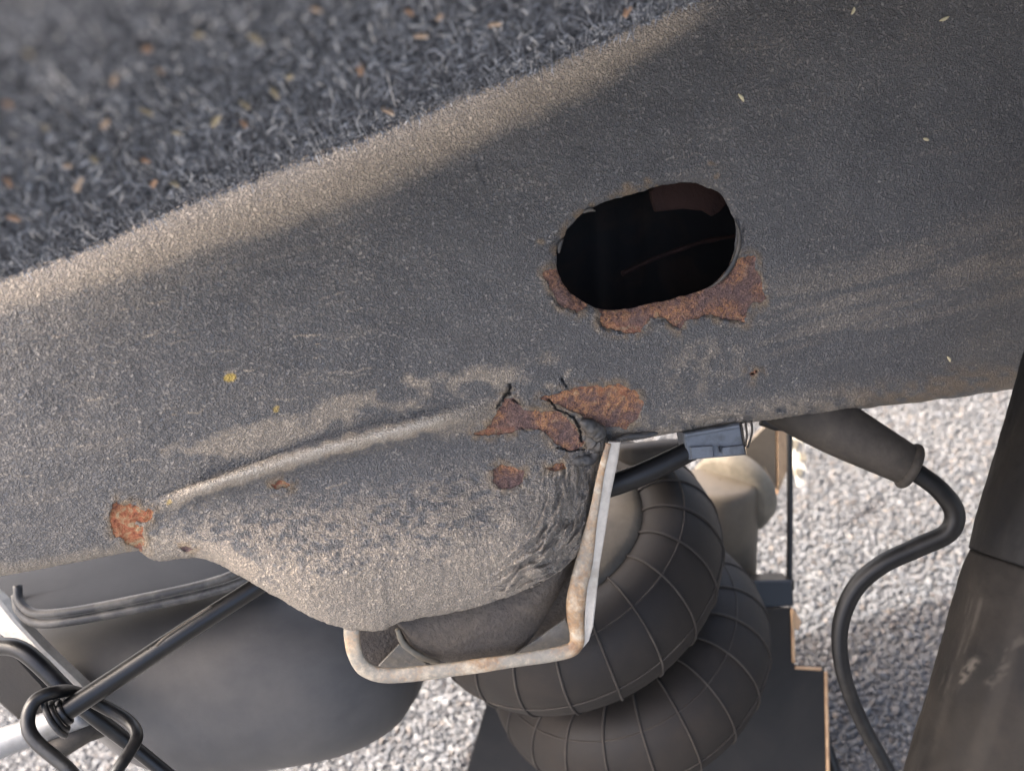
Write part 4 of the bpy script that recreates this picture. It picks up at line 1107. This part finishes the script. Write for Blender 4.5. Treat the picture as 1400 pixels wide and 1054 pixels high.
CHIP_LABELS = ['orange tan wood chip highest and nearest the bare rail at the top edge',
 'flat pale brown chip second from the right along the top of the felt',
 'curved tan chip just left of the flat pale brown chip',
 'broad orange chip in the middle of the right half of the felt',
 'curved pale chip near the lower border of the felt, furthest right of the low ones',
 'long upright tan splinter low in the left part of the felt',
 'bent orange splinter at the left picture edge above the lowest left chip',
 'wide orange chip lowest at the left picture edge',
 'short orange chip just above the slanted one near the lower felt border',
 'slanted orange chip lowest in the middle of the left felt, by the border',
 'slanted straw chip between the felt centre and the broad orange chip',
 'small straw chip up left of the slanted straw chip',
 'long thin straw curl in the left centre of the felt',
 'upright straw splinter lower right of the long thin straw curl',
 'round orange chip lower right of the upright straw splinter',
 'upright tan chip high in the left part of the felt',
 'small straw chip highest near the upper left corner',
 'short straw bit right of the long upright tan splinter',
 'long slanted straw curl near the top, above the slanted straw chip',
 'small level straw bit left of the long slanted straw curl',
 'tan bit below the small level straw bit',
 'tiny orange bit left of the tan bit near the upper felt',
 'pale straw bit near the left edge at mid height of the felt',
 'level straw bit just right and below the long thin straw curl',
 'tan chip just left and above the long thin straw curl',
 'tiny straw bit right of the slanted straw chip',
 'straw bit at the top edge left of the felt centre',
 'orange bit at the top edge beside the curved tan chip',
 'tiny tan bit just right of the curved tan chip at the top',
 'orange chip on the left picture edge at mid height',
 'level tan bit left of the long upright tan splinter',
 'straw chip lowest of all by the felt border, right of the slanted orange chip']
def chips():
    mats = [worn('wood_chip_tan', (0.50, 0.37, 0.27), (0.62, 0.53, 0.43), 300, rough=.8), worn('wood_chip_orange', (0.50, 0.31, 0.20), (0.55, 0.41, 0.30), 300, rough=.8), worn('straw_chip', (0.45, 0.38, 0.25), (0.55, 0.5, 0.4), 300, rough=.8)]
    spots = [(857, 15, 20, 9, -60, 1), (676, 31, 20, 8, -5, 0), (575, 47, 22, 8, 5, 0), (492, 92, 20, 10, 70, 1), (530, 150, 22, 8, 25, 0), (105, 250, 28, 9, -70, 0), (8, 246, 22, 7, 55, 1), (17, 296, 20, 9, 20, 1), (198, 218, 14, 7, 20, 1), (208, 250, 14, 8, -60, 1),
             (374, 125, 22, 8, 50, 2), (335, 142, 18, 8, 40, 2), (197, 150, 28, 6, 25, 2), (293, 164, 22, 8, -60, 2), (333, 168, 14, 8, 60, 1), (153, 107, 18, 7, -70, 0), (36, 71, 16, 7, 30, 2), (127, 216, 12, 8, 40, 2), (345, 48, 34, 9, 35, 2), (270, 45, 12, 7, 0, 2), (218, 95, 12, 7, 60, 0),
             (199, 64, 12, 7, 0, 1), (60, 172, 12, 7, 40, 2), (240, 180, 12, 6, 10, 2), (140, 168, 16, 7, -50, 0), (395, 103, 12, 7, -20, 2), (430, 10, 16, 7, 10, 0), (560, 15, 14, 6, 40, 1), (600, 22, 12, 6, -50, 0), (8, 140, 14, 8, 30, 1), (90, 225, 12, 7, 0, 0), (238, 250, 16, 8, 30, 2)]
    for i, (x, y, l, wd, a, mi) in enumerate(spots):
        d = float(liner_depth(np.array(float(x)), np.array(float(y)))) - .008
        ca, sa = math.cos(R(a)), math.sin(R(a)); l *= .5; wd *= .5
        pts = []
        for s in np.linspace(0, 2 * math.pi, 9)[:-1]:
            ex = l * np.sign(math.cos(s)) * abs(math.cos(s)) ** .6 * random.uniform(.8, 1.1); ey = wd * np.sign(math.sin(s)) * abs(math.sin(s)) ** .6 * random.uniform(.8, 1.1) + wd * .5 * (ex / l) ** 2
            pts.append((x + ca * ex - sa * ey, y + sa * ex + ca * ey))
        q = np.array(pts); dq = d + np.linspace(-.001, .001, 8)
        V, F = slab(W(q[:, 0], q[:, 1], dq), CF * .0015, .0003)
        o = fix(mesh('wood_chip', V, F, mats[mi], smooth=False))
        lab = CHIP_LABELS[i]
        tag(o, lab, 'wood chip', 'wood chips caught in the felt liner')
chips()

def debris():
    m = worn('straw', (0.50, 0.44, 0.28), (0.6, 0.55, 0.4), 300, rough=.7)
    for (x, y, l, a, lab) in ((1166, 15, 11, -70, 'pale grass seed stuck highest on the rail'), (1291, 26, 14, -25, 'pale grass blade bit stuck near the upper right of the rail'), (1013, 134, 13, 55, 'bent straw bit stuck above the oval hole'), (1266, 191, 8, 20, 'round pale grit crumb stuck on the right of the rail'), (1297, 491, 8, 60, 'pale seed stuck low on the right of the rail')):
        q = np.array([(x - l * .5 * math.cos(R(a)), y - l * .5 * math.sin(R(a))), (x + 1.2, y), (x + l * .5 * math.cos(R(a)), y + l * .5 * math.sin(R(a)))])
        L = catmull(q, 12); V, F = tube_np(rail_pt(L[:, 0], L[:, 1], base_off(L[:, 0], L[:, 1]) + .0008), MPX * 2.4 * np.sin(np.linspace(.3, 2.8, 12)), 8)
        o = fix(mesh('plant_bit', V, F, m)); tag(o, lab, 'debris', 'plant bits stuck on the rail')
debris()

# ------------------------------------------------------------------ unseen slab in place of a vehicle floor, outline cut to steer sun and sky
V, F = slab(np.array([(-.66, .38, .80), (-.02, .35, .80), (.20, .20, .80), (.40, -.40, .80), (2.4, -.40, .80), (2.4, .76, .80), (-.66, .76, .80)]), np.array([0, 0, .05]), .004)
o = fix(mesh('floor_light_blocker', V, F, M['floor'], smooth=False)); tag(o, 'unseen dark slab above the rail, shaped to block sun and sky', 'light blocker')

for o in bpy.data.objects:
    if '_o' in o: del o['_o']
